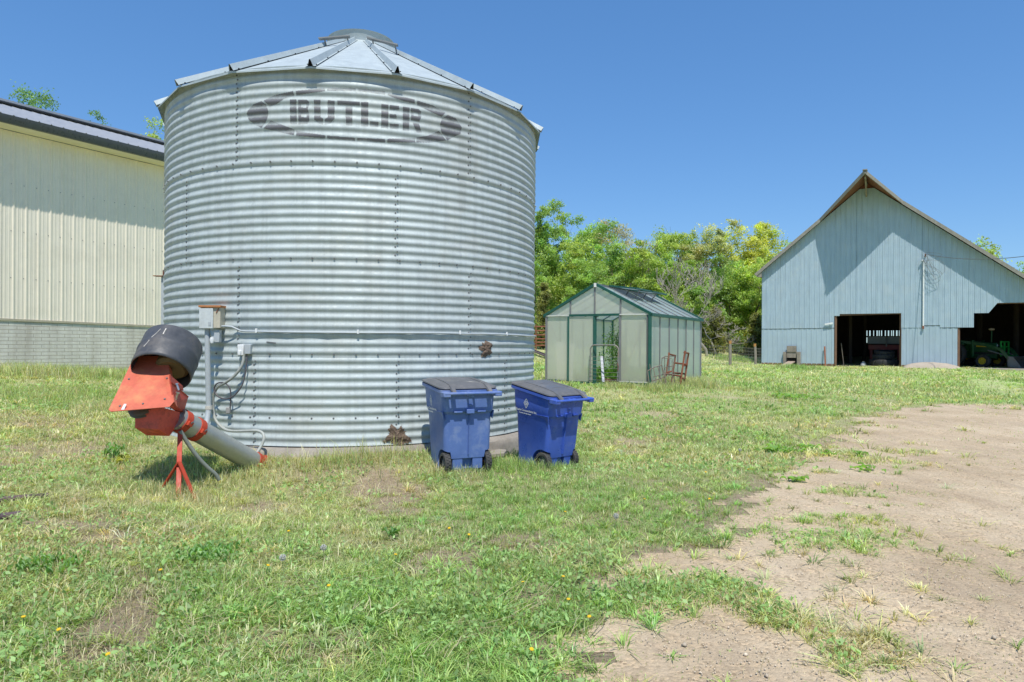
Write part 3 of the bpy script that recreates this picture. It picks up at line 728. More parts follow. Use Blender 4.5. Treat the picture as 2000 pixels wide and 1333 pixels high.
# ------------------------------------------------------------------ unloading auger
pf = G(348, 966)
t = thing('grain_auger', 'red and galvanised grain auger with a black drum motor cover on a tripod stand', 'grain auger', pf)
lo = U(497, 904, 7.72); hi = U(349, 820, 6.82)
ax = (hi - lo).normalized()
MB().tube([lo - ax * .02, lo.lerp(hi, .5), hi + ax * .03], .113, 28).build('auger_tube', surf('bright_galvanised_tube', (.42, .44, .42), rough=.42, metal=.6, var=.12, scale=4, dirt=(.33, .3, .22), dirt_amt=.35, dirt_scale=3, bump=.04, rvar=.1), t, smooth=50)
f0 = U(512, 908, 7.80)
mb = MB(); mb.tube([lo + ax * .04, lo - ax * .12], .121, 28); mb.tube([lo - ax * .10, lo - ax * .125], .135, 28)
mb.build('foot_collar', M_red, t, smooth=50)
mb = MB(); mb.tube([lo - ax * .12, lo - ax * .2], [.05, .045], 14); c = lo + ax * .01
MB().bar(c + Vector((-.02, -.118, -.03)), c + Vector((-.06, -.13, -.14)), .035, .012).build('foot_strap', M_red, t)
mb.build('end_fitting', M_bolt, t)
for d in (-.02, .04):
    mb = MB(); mb.lathe([(0, .014), (.012, .012), (.014, 0)], 8, Matrix.Translation(c + Vector((d, -.115, .03 - d))) @ Matrix.Rotation(PI / 2, 4, 'X')); mb.build('bolt_head', M_bolt, t)
def band(f, nm):
    c = lo.lerp(hi, f); mb = MB(); mb.tube([c - ax * .035, c + ax * .035], .122, 28)
    side = Vector((0, -1, 0)) - ax * Vector((0, -1, 0)).dot(ax); side.normalize(); upv = ax.cross(side); upv = upv if upv.z > 0 else -upv
    d = (side * .75 + upv * .6).normalized()
    mb.box(c + d * .135, (.05, .03, .045), Matrix((ax, d, ax.cross(d))).transposed()); 
    b = mb.build('clamp_band', M_red, t, smooth=50)
    MB().tube([c + d * .14 - upv * .03, c + d * .14 + upv * .035], .008, 6).build('clamp_bolt', M_bolt, b)
band(.80, ''); band(.965, '')
# hopper: bevelled discharge box at the head of the tube
ZH = 6.55
def q(x, y, dz=0): return U(200 + x / 5.33, 620 + y / 5.33, ZH + dz)
P = [q(340, 1005, .0), q(600, 932, -.02), q(810, 990, .22), q(560, 1000, .30)]        # top rim corners (left, near, right, back)
L = [q(340, 1152, .0), q(578, 1166, -.02), q(785, 1125, .22), q(560, 1100, .30)]
Bt = [q(460, 1230, .12), q(575, 1236, .08), q(697, 1237, .16), q(590, 1225, .24)]
mb = MB(); mb.add(P + L, [(0, 1, 5, 4), (1, 2, 6, 5), (2, 3, 7, 6), (3, 0, 4, 7), (0, 1, 2, 3)])
mb.add([L[0], L[1], Bt[2], Bt[0]], [(3, 2, 1, 0)]); mb.add([L[1], L[2], Bt[2]], [(0, 1, 2)])
mb.add([L[3], L[0], Bt[0], Bt[3]], [(0, 1, 2, 3)]); mb.add([L[2], L[3], Bt[3], Bt[2]], [(0, 1, 2, 3)])
mb.build('discharge_box', surf('scuffed_red_paint', (.66, .095, .06), rough=.55, var=.2, scale=6, dirt=(.07, .035, .03), dirt_amt=.7, dirt_scale=6), t, smooth=0, fixn=True)
MB().add([Bt[0], Bt[2], Bt[3]], [(0, 1, 2)]).build('spout_opening', M_dark, t)
# motor mount plates between the tube and the drum cover
dr = Vector((.32, .74, .59)).normalized()
mb = MB()
def plate(a, b, c, d, th=.012):
    n = (b - a).cross(d - a).normalized() * th; mb.prism([a, b, c, d], n)
plate(q(705, 600, .0), q(838, 715, .22), q(845, 765, .24), q(712, 690, .0)); plate(q(718, 690, .0), q(892, 838, .28), q(850, 985, .30), q(745, 900, .0))
plate(q(718, 690, .0), q(892, 838, .28), q(892, 838, .5), q(718, 690, .2)); plate(q(745, 900, 0), q(850, 985, .28), q(790, 1000, .3), q(700, 935, 0))
mb.build('motor_bracket', surf('dark_red_bracket', (.45, .06, .035), rough=.5, dirt=(.12, .04, .03), dirt_amt=.5), t, smooth=0)
for x0, y0, x1, y1 in ((770, 690, 795, 760), (785, 780, 760, 860)):
    mb = MB(); mb.tube([q(x0, y0, .05), q(x1, y1, .05)], .011, 8); mb.tube([q(x0, y0, .05), q(x0 + (x1 - x0) * .14, y0 + (y1 - y0) * .14, .05)], .018, 6); mb.build('adjusting_bolt', surf('zinc_bolt', (.5, .5, .5), rough=.3, metal=.8), t)
# belt guard: broad faded plate with a folded flange
M_guard = surf('sun_faded_red', (.54, .12, .065), rough=.55, var=.18, scale=4, dirt=(.60, .25, .10), dirt_amt=.85, dirt_scale=3, bump=.05)
g4 = [q(335, 400, .40), q(672, 402, .37), q(742, 880, -.06), q(697, 932, -.11), q(88, 982, -.19), q(62, 962, -.18)]
n = (g4[1] - g4[0]).cross(g4[4] - g4[0]).normalized(); n = n if n.y > 0 else -n
mb = MB(); mb.prism(g4, n * .008)
mb.prism([g4[1], g4[2], g4[2] + n * .08, g4[1] + n * .08], Vector((.006, 0, 0)))
bg_ = mb.build('belt_guard', M_guard, t, smooth=0, bevel=.003)
for fx, fy in ((.12, .93), (.5, .95), (.86, .92), (.93, .5), (.1, .45)):
    e0 = g4[0].lerp(g4[1], fx); e1 = g4[4].lerp(g4[2], fx); MB().lathe([(0, .008), (.008, .007), (.011, 0)], 8, Matrix.Translation(e0.lerp(e1, fy) - n * .001) @ (-n).to_track_quat('Z', 'Y').to_matrix().to_4x4()).build('bolt_head', M_bolt, bg_)
e0 = q(195, 965, -.165); e1 = q(240, 905, -.145); MB().prism([e0 - n * .002, e0 + Vector((.03, 0, .0)) - n * .002, e1 + Vector((.012, 0, 0)) - n * .002, e1 - Vector((.012, 0, 0)) - n * .002], -n * .002).build('paint_chip', M_white, bg_)
c = q(420, 940, .06); M = Matrix.Translation(c) @ n.to_track_quat('Z', 'Y').to_matrix().to_4x4()
mb = MB(); mb.lathe([(0, -.03), (.11, -.03), (.13, -.015), (.10, 0), (.13, .015), (.11, .03), (0, .03)], 28, M); mb.build('pulley', surf('dark_pulley', (.15, .13, .09), rough=.6, metal=.2), t)
# black drum cover
c0 = q(583, 640, .22); dr = (U(343, 664, c0.y + .36) - c0).normalized(); c0 = c0 + dr * .075; c1 = c0 + dr * .45
M = Matrix.Translation(c0) @ dr.to_track_quat('Z', 'Y').to_matrix().to_4x4()
prof = [(.285, .0), (.292, .03), (.292, .175), (.299, .193), (.299, .218), (.292, .236), (.292, .38), (.285, .405), (.268, .415), (.0, .41)]
M_drum = surf('scratched_black_plastic', (.06, .065, .075), rough=.55, var=.3, scale=4, dirt=(.20, .175, .15), dirt_amt=.6, dirt_scale=3.2, bump=.08, spec=.45, streak=0)
mb = MB(); prof = [(r_ * .985, z_) for r_, z_ in prof]; mb.lathe(prof, 56, M)
# the lower edge of the cover is cut away for the belt
xa = M.to_3x3().inverted()
mo = MB(); mo.lathe([(0, .10), (.13, .10), (.16, .13), (.16, .33), (0, .33)], 24, Matrix.Translation(c0 + Vector((.07, 0, -.05))) @ M.to_3x3().to_4x4()); mo.build('motor', surf('oily_brown_motor', (.16, .115, .05), rough=.6, dirt=(.06, .045, .03), dirt_amt=.6), t, smooth=40)
cover = mb.build('drum_cover', [M_drum, M_drum], t, smooth=40)
sm = cover.modifiers.new('thick', 'SOLIDIFY'); sm.thickness = .008; sm.offset = -1
dn = lambda x, y: q(x, y, 0)
for (pts, wd) in (([(607, 122), (560, 168), (505, 215), (470, 262), (430, 305)], .008), ([(664, 118), (645, 150), (632, 178)], .018), ([(618, 205), (616, 212)], .012), ([(614, 226), (613, 231)], .012)):
    # pale bird-lime streaks lying on the drum
    V = []; ok = True
    I = M.inverted()
    for x, y in pts:
        a, b = ray(200 + x / 5.33, 620 + y / 5.33); o = I @ Vector((0, 0, EYE)); d = I.to_3x3() @ Vector((a, 1, b))
        A_ = d.x ** 2 + d.y ** 2; B_ = o.x * d.x + o.y * d.y; C_ = o.x ** 2 + o.y ** 2 - .2905 ** 2; D_ = B_ * B_ - A_ * C_
        if D_ < 0: ok = False; break
        k_ = (-B_ - math.sqrt(D_)) / A_; V.append(M @ (o + d * k_))
    if ok and len(V) > 1: MB().tube(V, [wd * .5 * (.5 + random.random() * .6) for _ in V], 5).build('white_streak', surf('bird_lime', (.62, .58, .52), rough=.9), cover)
# tripod stand
top = U(352, 842, 6.78); knee = U(350, 902, 6.55)
mb = MB(); mb.bar(top, U(348, 974, 6.42), .045); mb.build('stand_post', M_red, t, bevel=.003)
for x, y, Z in ((311, 958, 6.62), (384, 966, 6.46), (352, 950, 6.95)):
    f = U(x, y, Z); f.z = gz(f.x, f.y) - .02; MB().bar(knee, f, .036, .012).build('stand_leg', M_red, t)
t = thing('auger_cable', 'green-grey power cable drooping from the auger head into the grass', 'cable', U(415, 925, 7.0))
MB().tube(spl([U(352, 842, 6.75), U(368, 868, 6.8), U(388, 895, 6.85), U(405, 913, 6.9), U(420, 926, 6.95), U(428, 938, 6.98)]), .02, 10).build('cable', surf('grey_green_jacket', (.20, .22, .19), rough=.6), t, smooth=60)

# ------------------------------------------------------------------ wheelie bins
def rrect(hw, y0, y1, z, r=.07, n=5, tilt=0., crown=0.):
    pts = []
    for cx, cy, a0 in ((hw - r, y0 + r, -90), (hw - r, y1 - r, 0), (-hw + r, y1 - r, 90), (-hw + r, y0 + r, 180)):
        for i in range(n + 1):
            a = math.radians(a0 + 90 * i / n); x, y = cx + r * math.cos(a), cy + r * math.sin(a); pts.append(Vector((x, y, z + tilt * y)))
    return pts
M_bin = surf('sun_bleached_blue_plastic', (.10, .17, .41), rough=.5, var=.12, scale=2.5, dirt=(.30, .35, .46), dirt_amt=.75, dirt_scale=2.2, bump=.06, bump_scale=90, spec=.4, streak=.06)
M_bin2 = surf('deep_blue_plastic', (.05, .11, .46), rough=.36, var=.12, scale=2.5, dirt=(.17, .22, .40), dirt_amt=.55, dirt_scale=2, bump=.06, bump_scale=90, spec=.45, streak=.06)
M_lid = surf('charcoal_lid_plastic', (.12, .122, .128), rough=.5, var=.15, scale=3, dirt=(.26, .24, .21), dirt_amt=.6, bump=.12, bump_scale=140)
M_logo = surf('white_print', (.72, .74, .74), rough=.5, var=.06)

def apply_bool(o, cutters):
    for c in cutters:
        m = o.modifiers.new('cut', 'BOOLEAN'); m.operation = 'DIFFERENCE'; m.object = c; m.solver = 'EXACT'
    dg = bpy.context.evaluated_depsgraph_get(); dg.update()
    me = bpy.data.meshes.new_from_object(o.evaluated_get(dg)); old = o.data; o.modifiers.clear(); o.data = me
    me.polygons.foreach_set('use_smooth', [True] * len(me.polygons)); me.set_sharp_from_angle(angle=math.radians(28))
    for c in cutters: bpy.data.objects.remove(c, do_unlink=True)

def text_mesh(txt, size, bold=0.):
    cu = bpy.data.curves.new('t', 'FONT'); cu.body = txt; cu.size = size; cu.align_x = 'CENTER'; cu.offset = bold; cu.resolution_u = 2
    o = bpy.data.objects.new('t', cu); COL.objects.link(o); dg = bpy.context.evaluated_depsgraph_get(); dg.update()
    me = bpy.data.meshes.new_from_object(o.evaluated_get(dg)); vs = [tuple(v.co) for v in me.vertices]; fs = [tuple(p.vertices) for p in me.polygons]
    bpy.data.objects.remove(o); bpy.data.meshes.remove(me); return vs, fs

def wheelie(label, mat4, M_b, lime=False):
    t = thing('wheelie_bin', label, 'wheeled bin', mat4=mat4, group='blue wheeled bins beside the grain bin')
    T = .085
    rings = [rrect(.272, .06, .56, 0, .06), rrect(.278, .045, .575, .22, .06), rrect(.290, .03, .635, .665, .065), rrect(.305, .005, .655, .70, .07), rrect(.312, .0, .672, .80, .07), rrect(.318, -.005, .69, .905, .07, tilt=T)]
    mb = MB(); mb.loft(rings)
    body = mb.build('body', M_b, t, world=False, smooth=40)
    cut = []
    for s in (-1, 1):
        M = Matrix.Translation((s * .30, .125, .115)) @ Matrix.Rotation(PI / 2, 4, 'Y')
        mb = MB(); mb.lathe([(.0, -.125), (.155, -.09), (.155, .09), (.0, .125)], 28, M); cut.append(mb.build('cutter', M_b, t, world=False))
    mb = MB(); mb.box((0, .015, .05), (.8, .20, .24)); cut.append(mb.build('cutter', M_b, t, world=False))
    apply_bool(body, cut)
    def small(c, size, nm='moulding', R_=None, bev=.006, taper=1.): return MB().box(c, size, R_, taper).build(nm, M_b, t, world=False, bevel=bev)
    # recessed lower back with two legs, axle between
    mb = MB(); mb.box((-.12, .085, .12), (.12, .06, .16)); mb.box((.12, .085, .12), (.12, .06, .16)); mb.box((0, .112, .14), (.36, .02, .2)); mb.build('lower_back', M_b, t, world=False, bevel=.006)
    # vertical crease and side gussets
    mb = MB(); y0 = .052; mb.prism([(-.006, .045, .20), (.006, .045, .20), (.0, .020, .22)], (0, -.014, .46)); 
    mb.build('back_crease', M_b, t, world=False)
    for s in (-1, 1):
        mb = MB(); mb.prism([(s * .285, .035, .60), (s * .302, .03, .70), (s * .302, .26, .69), (s * .283, .24, .672), (s * .283, .12, .655)], (s * .012, 0, 0)); mb.build('side_gusset', M_b, t, world=False, bevel=.004)
    # rim, handle with end blocks
    mb = MB(); mb.loft([rrect(.330, -.02, .705, .895, .075, tilt=T), rrect(.345, -.035, .732, .905, .08, tilt=T), rrect(.345, -.035, .732, .938, .08, tilt=T), rrect(.30, .01, .68, .94, .06, tilt=T)]); mb.build('rim', M_b, t, world=False)
    h = MB(); h.tube([(-.335, -.10, .905), (.335, -.10, .905)], .0175, 14)
    for s in (-1, 1):
        h.box((s * .305, -.058, .895), (.085, .115, .055)); 
    h.box((-.035, -.05, .895), (.022, .07, .05)); h.box((.035, -.05, .895), (.022, .07, .05)); h.box((.0, -.075, .883), (.05, .025, .035))
    h.build('handle', M_b, t, world=False, bevel=.007)
    # lift bar pocket below the handle
    mb = MB(); mb.box((0, -.012, .70), (.09, .05, .05)); mb.tube([(0, -.02, .775), (0, -.035, .765)], .016, 10); mb.box((-.14, -.005, .695), (.10, .03, .02)); mb.box((.14, -.005, .695), (.10, .03, .02)); mb.build('lift_pocket', M_b, t, world=False, bevel=.005)
    # lid: domed, with two raised straps that run back to the handle
    L = MB(); L.loft([rrect(.338, -.012, .728, .946, .085, tilt=T), rrect(.350, -.02, .742, .955, .09, tilt=T), rrect(.345, -.015, .735, .968, .085, tilt=T), rrect(.315, .02, .70, .972, .08, tilt=T), rrect(.305, .03, .69, .985, .08, tilt=T), rrect(.24, .10, .63, .997, .08, tilt=T), rrect(.12, .22, .52, 1.003, .06, tilt=T)])
    L.build('lid', M_lid, t, world=False, smooth=50)
    for s in (-1, 1):
        P = []
        for y, z in ((-.105, .915), (-.085, .935), (-.04, .965), (.05, .998), (.2, 1.022), (.4, 1.038), (.62, 1.045), (.70, 1.035)):
            x = s * (.215 - .02 * max(0, y)); P.append([Vector((x - .028, y, z - .02)), Vector((x - .02, y, z + .004)), Vector((x + .02, y, z + .004)), Vector((x + .028, y, z - .02))])
        mb = MB(); mb.loft(P); mb.build('lid_strap', M_lid, t, world=False, smooth=30)
    mb = MB()
    for y, b in ((.16, .05), (.40, .04)): mb.tube([(-.15, y, .993 + T * y), (-.08, y + b * .7, .998 + T * y + .003), (0, y + b, 1.0 + T * y + .005), (.08, y + b * .7, .998 + T * y + .003), (.15, y, .993 + T * y)], .008, 6)
    mb.build('lid_rib', M_lid, t, world=False)
    # wheels
    for s in (-1, 1):
        M = Matrix.Translation((s * .245, .115, .115)) @ Matrix.Rotation(PI / 2, 4, 'Y')
        e = thing('wheel', None, None, mat4=Matrix.Identity(4)); e.parent = t; e.matrix_local = Matrix.Identity(4) if hasattr(e, 'matrix_local') else e.matrix_local; WM[e] = WM[t].copy()
        mb = MB(); mb.lathe([(.085, -.034), (.112, -.034), (.122, -.022), (.122, .022), (.112, .034), (.085, .034)], 40, M)
        for i in range(22):
            a = 2 * PI * i / 22
            for k in (-1, 1): mb.box(M @ Vector((.122 * math.cos(a + k * .07), .122 * math.sin(a + k * .07), k * .013)), (.022, .013, .012), Matrix.Rotation(0, 3, 'X') @ (M.to_3x3() @ Matrix.Rotation(a + k * .07, 3, 'Z') @ Matrix.Rotation(PI / 2, 3, 'Y')))
        mb.build('tyre', surf('dusty_tyre', (.06, .058, .055), rough=.85, dirt=(.22, .2, .17), dirt_amt=.6, dirt_scale=5), e, world=False, smooth=35)
        mb = MB(); mb.lathe([(0, -.02), (.03, -.026), (.04, -.01), (.085, -.006), (.088, .006), (.04, .01), (.03, .03), (0, .03)], 24, M)
        for i in range(6): a = PI * i / 3; mb.bar(M @ Vector((.02 * math.cos(a), .02 * math.sin(a), .016 * s)), M @ Vector((.085 * math.cos(a), .085 * math.sin(a), .012 * s)), .014)
        mb.build('rim', M_lid, e, world=False)
    MB().tube([(-.24, .115, .115), (.24, .115, .115)], .011, 8).build('axle', M_rust, t, world=False)
    # printed emblem and company lines on the left side
    E = MB()
    def side(u, v, off=.004):     # u forward->left as read, v up
        y = .42 - u; z = v; hw = .305 + (z - .70) / .10 * .007 if z < .8 else .312 + (z - .80) / .105 * .006
        return Vector((-hw - off, y, z))
    cz, cu = .80, .0
    o4 = [(0, .066), (.045, 0), (0, -.066), (-.045, 0)]; i4 = [(0, .052), (.0355, 0), (0, -.052), (-.0355, 0)]
    vs = [side(cu + a, cz + b) for a, b in o4 + i4]; E.add(vs, [(i, (i + 1) % 4, 4 + (i + 1) % 4, 4 + i) for i in range(4)])
    n = 16; ring = [(.024 * math.cos(2 * PI * i / n), .026 * math.sin(2 * PI * i / n)) for i in range(n)]; r2 = [(a * .72, b * .72) for a, b in ring]
    E.add([side(cu + a, cz + b) for a, b in ring + r2], [(i, (i + 1) % n, n + (i + 1) % n, n + i) for i in range(n)])
    for (a, b, c, d) in ((-.012, .012, -.004, -.014), (-.004, -.014, .002, .008), (.002, .008, .007, -.014), (.007, -.014, .014, .014)):
        E.add([side(cu + a - .0025, cz + b), side(cu + a + .0025, cz + b), side(cu + c + .0025, cz + d), side(cu + c - .0025, cz + d)], [(0, 1, 2, 3)])
    for txt, size, v in (('Waste Connections Inc.', .040, .695), ('Connect with the Future', .021, .668)):
        vs, fs = text_mesh(txt, size, .0009); E.add([side(cu + x, v + y, .0075 if v > .69 else .022) for x, y, z in vs], fs)
    # on the sloping shoulder the print follows the plastic
    E.build('emblem', M_logo, t, world=False, smooth=0, fixn=False)
    # moulded plate of raised lettering below
    mb = MB()
    def s2(u, v, off=.0): hw = .255 + (v - .22) / .445 * .03; return Vector((-hw - off, .47 - u, v))
    for v in (.625, .545): mb.prism([s2(-.075, v), s2(.075, v), s2(.075, v - .006), s2(-.075, v - .006)], (-.004, 0, 0))
    for k, v in enumerate((.598, .565)):
        for i in range(9 - k * 2):
            u = -.066 + i * .0155 + k * .014; mb.prism([s2(u, v + .011), s2(u + .010, v + .011), s2(u + .010, v - .011), s2(u, v - .011)], (-.003, 0, 0))
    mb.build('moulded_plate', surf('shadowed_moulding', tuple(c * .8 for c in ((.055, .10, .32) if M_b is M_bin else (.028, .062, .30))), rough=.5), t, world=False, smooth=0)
    return t
def binmat(px, py, Z, hz, th, scale, back=0.):
    """place by the left end of the handle; th = how far the back is turned toward camera right"""
    c = U(px, py, Z); ex = Vector((math.cos(th), math.sin(th), 0)); o = c + ex * .335 * scale
    zg = gz(o.x, o.y); M = Matrix.Translation((o.x, o.y, 0)) @ Matrix.Rotation(th, 4, 'Z') @ Matrix.Rotation(back, 4, 'X') @ Matrix.Scale(scale, 4)
    M.translation.z = c.z - hz * scale; print('bin z', M.translation.z, zg); return M
wheelie('faded blue wheeled bin with charcoal lid standing upright nearest the red auger', binmat(862, 770, 7.38, .90, math.radians(25), .985), M_bin)
wheelie('deep blue wheeled bin tilted back in long grass, nearer the greenhouse', binmat(1064, 781, 8.0, .905, math.radians(43), .97, math.radians(5.5)), M_bin2)

# broken concrete lying by the bins, old pipes in the grass on the left
def slab(nm, label, cat, poly, th, m):
    P = [G(*p) for p in poly]; z = sum(p.z for p in P) / len(P) + .03
    mb = MB(); mb.prism([(p.x, p.y, z + random.uniform(-.01, .01)) for p in P], (0, 0, th)); o = mb.build(nm, m, None, smooth=0, bevel=.008); return tag(o, label, cat)
slab('concrete_slab', 'flat broken piece of concrete in the grass between the two blue bins', 'concrete slab', [(952, 898), (985, 903), (990, 893), (962, 886)], .05, M_concrete)
for (x0, y0, x1, y1, lab) in ((-12, 1019, 38, 1013, 'dull purple-brown steel pipe lying in cut grass, the lower of two'), (-8, 985, 92, 975, 'rusty dark pipe half buried in cut grass behind another pipe')):
    a, b = G(x0, y0), G(x1, y1); a.z += .024; b.z += .012
    tag(MB().tube([a, a.lerp(b, .5), b], .027, 12).build('steel_pipe', surf('dull_pipe', (.13, .09, .09), rough=.7, var=.3, dirt=(.2, .12, .08), dirt_amt=.5), None, smooth=50), lab, 'pipe')

# ------------------------------------------------------------------ greenhouse
TH = math.radians(31); GW, GL = 3.07, 4.84
gx0, gy0 = U(1268, 700, 18).x, 18.0; GB = .37; GE = 2.305; GPK = 3.12
gh = thing('greenhouse', 'small gable greenhouse with dark green frame and cloudy panels', 'greenhouse', (gx0, gy0, GB), -TH)
# local: x = 0 at the near corner, negative to the left along the front; y = away along the side
def gl(x, y, z):
    return Vector((gx0 + x * math.cos(TH) + y * math.sin(TH), gy0 - x * math.sin(TH) + y * math.cos(TH), z))
M_green = surf('dark_green_frame', (.012, .085, .062), rough=.4, var=.15, dirt=(.1, .12, .1), dirt_amt=.25)
M_alu = surf('grey_aluminium_bar', (.20, .20, .20), rough=.45, metal=.4, var=.1)
M_flash = surf('white_flashing', (.62, .62, .58), rough=.5)
def poly_mat(name, col, tint, glossy, alpha=.12):
    m, nt, out = new_mat(name); N = NT(nt); tc = N.n('TexCoord').outputs['Object']
    c = N.mix(N.ramp(N.noise(N.scale(tc, (1, 1, 3)), 1.2, 5, .65), [(.3, 0.), (.75, 1.)]), col, tint)
    sx = N.n('SeparateXYZ'); N.l(tc, sx.inputs[0])
    low = N.n('MapRange'); low.inputs['From Min'].default_value = .55; low.inputs['From Max'].default_value = .0; N.l(N.math('ADD', sx.outputs['Z'], N.math('MULTIPLY', N.noise(N.scale(tc, (6, 6, .8)), 2, 5), .5)), low.inputs['Value'])
    c = N.mix(N.math('MULTIPLY', low.outputs[0], .55), c, (.50, .52, .44))  # green of plants seen through the lower panes, painted in
    d = N.n('BsdfDiffuse'); N.l(c, d.inputs[0]); tl = N.n('BsdfTranslucent'); N.l(c, tl.inputs[0]); gl_ = N.n('BsdfGlossy'); gl_.inputs['Roughness'].default_value = .22; gl_.inputs[0].default_value = (.9, .95, 1, 1); tp = N.n('BsdfTransparent'); tp.inputs[0].default_value = (.8, .85, .8, 1)
    a = N.n('MixShader'); a.inputs[0].default_value = .5; N.l(d.outputs[0], a.inputs[1]); N.l(tl.outputs[0], a.inputs[2])
    b = N.n('MixShader'); b.inputs[0].default_value = glossy; N.l(a.outputs[0], b.inputs[1]); N.l(gl_.outputs[0], b.inputs[2])
    e = N.n('MixShader'); e.inputs[0].default_value = alpha; N.l(b.outputs[0], e.inputs[1]); N.l(tp.outputs[0], e.inputs[2]); N.l(e.outputs[0], out.inputs[0]); return m
M_polyf = poly_mat('cloudy_polycarbonate_front', (.82, .81, .67), (.88, .85, .73), .07, .30)
M_polys = poly_mat('cloudy_polycarbonate_side', (.70, .79, .74), (.78, .84, .78), .12, .30)
M_polyr = poly_mat('cloudy_polycarbonate_roof', (.68, .78, .84), (.74, .82, .88), .25, .5)  # sky reflection put into the roof pane colour as blue
def zr(x): return GPK - abs(x + GW / 2) / (GW / 2) * (GPK - GE)
def lx(px):   # front-plane x of an image column
    a, b = ray(px, 660); c, s = math.cos(TH), math.sin(TH)
    return (a * gy0 - gx0) / (c + a * s)
xm = [-GW, lx(1113.5), lx(1160.5), lx(1211), 0.0]
H0 = GB + .13
def panel(nm, pts, mat, th=.008):
    mb = MB(); n = (pts[1] - pts[0]).cross(pts[2] - pts[0]).normalized() * th; mb.add(pts, [tuple(range(len(pts)))]); return mb.build(nm, mat, gh, smooth=0)
# front panels: fixed, sliding door (left of the opening), fixed right, four gable panes
panel('front_panel', [gl(xm[0], 0, H0), gl(xm[1], 0, H0), gl(xm[1], 0, GE - .02), gl(xm[0], 0, GE - .02)], M_polyf)
door = panel('sliding_door', [gl(xm[1] - .03, -.05, H0 - .03), gl(xm[2] + .02, -.05, H0 - .03), gl(xm[2] + .02, -.05, GE - .04), gl(xm[1] - .03, -.05, GE - .04)], M_polyf)
mb = MB(); 
for x in (xm[1] - .03, xm[2] + .02): mb.bar(gl(x, -.06, H0 - .03), gl(x, -.06, GE - .03), .05, .03)
mb.build('door_frame', M_green, door)
panel('front_panel', [gl(xm[3], 0, H0), gl(xm[4], 0, H0), gl(xm[4], 0, GE - .02), gl(xm[3], 0, GE - .02)], M_polyf)
xg = [-GW, lx(1114), lx(1161.5), lx(1212), 0.0]
for i in range(4):
    a, b = xg[i], xg[i + 1]; P = [gl(a, 0, GE + .01), gl(b, 0, GE + .01), gl(b, 0, zr(b) - .01), gl(a, 0, zr(a) - .01)]
    if i == 0: P = P[:3]
    if i == 3: P = [P[0], P[1], P[3]]
    panel('gable_panel', P, M_polyf)
# back and hidden side
panel('back_panel', [gl(-GW, GL, H0), gl(0, GL, H0), gl(0, GL, GE), gl(-GW / 2, GL, GPK), gl(-GW, GL, GE)], M_polyf)
NS = 6
for i in range(NS):
    a, b = GL * i / NS, GL * (i + 1) / NS
    panel('side_panel', [gl(0, a, GB + .05), gl(0, b, GB + .05), gl(0, b, GE - .04), gl(0, a, GE - .04)], M_polys)
    panel('side_panel', [gl(-GW, b, GB + .05), gl(-GW, a, GB + .05), gl(-GW, a, GE), gl(-GW, b, GE)], M_polys)
    panel('roof_panel', [gl(0.06, a, GE - .0), gl(0.06, b, GE - .0), gl(-GW / 2, b, GPK + .02), gl(-GW / 2, a, GPK + .02)], M_polyr)
    panel('roof_panel', [gl(-GW - .06, b, GE - .0), gl(-GW - .06, a, GE - .0), gl(-GW / 2, a, GPK + .02), gl(-GW / 2, b, GPK + .02)], M_polyr)
# frame: posts, eaves, rafters, base
def bar(nm, p, q_, w, h, mat): return MB().bar(p, q_, w, h).build(nm, mat, gh)
for x, y, m, w_ in ((0.015, -.015, M_green, .09), (-GW, -.01, M_alu, .06), (0, GL, M_alu, .06), (-GW, GL, M_green, .08)): bar('corner_post', gl(x, y, GB), gl(x, y, GE), w_, w_, m)
bar('corner_post', gl(-.055, -.02, GB), gl(-.055, -.02, GE - .02), .025, .03, M_alu)
for x, m in ((xm[2] + .04, M_green), (xm[3], M_alu)): bar('mullion', gl(x, -.01, GB + .05), gl(x, -.01, GE), .06, .06, m)
for i in (1, 2, 3): bar('mullion', gl(xg[i], -.012, GE), gl(xg[i], -.012, zr(xg[i]) - .01), .04, .04, M_alu)
for i in range(1, NS): bar('mullion', gl(.012, GL * i / NS, GB), gl(.012, GL * i / NS, GE), .03, .035, M_alu); bar('mullion', gl(-GW + .03, GL * i / NS, GB), gl(-GW + .03, GL * i / NS, GE), .04, .05, M_green); bar('mullion', gl(-GW * (i / NS), GL - .03, GB), gl(-GW * (i / NS), GL - .03, GE), .05, .05, M_green)
bar('eave_rail', gl(.05, -.04, GE - .01), gl(.05, GL + .04, GE - .01), .09, .08, M_green); bar('eave_rail', gl(-GW - .05, -.04, GE - .01), gl(-GW - .05, GL + .04, GE - .01), .09, .08, M_green)
bar('tie_rail', gl(-GW, -.03, GE), gl(xm[1], -.03, GE), .05, .03, M_flash); bar('tie_rail', gl(xm[1], -.045, GE), gl(xm[3], -.045, GE), .07, .06, M_green); bar('tie_rail', gl(xm[3], -.03, GE), gl(0, -.03, GE), .05, .03, M_flash)
for y in (-.03, GL + .02):
    bar('gable_rafter', gl(.07, y, GE), gl(-GW / 2, y, GPK + .035), .08, .07, M_green); bar('gable_rafter', gl(-GW - .07, y, GE), gl(-GW / 2, y, GPK + .035), .08, .07, M_green)
for i in range(1, NS):
    y = GL * i / NS; bar('rafter', gl(.06, y, GE + .005), gl(-GW / 2, y, GPK + .03), .028, .03, M_alu); bar('rafter', gl(-GW - .06, y, GE), gl(-GW / 2, y, GPK + .02), .03, .05, M_green)
bar('ridge', gl(-GW / 2, -.06, GPK + .03), gl(-GW / 2, GL + .05, GPK + .03), .08, .05, M_alu)
bar('cross_brace', gl(-.1, .03, GE - .1), gl(xm[3] + .08, .03, GB + .3), .018, .018, M_alu); bar('cross_brace', gl(-GW + .1, .03, GE - .2), gl(xm[0] + .35, .03, GB + 1.2), .018, .018, M_alu)
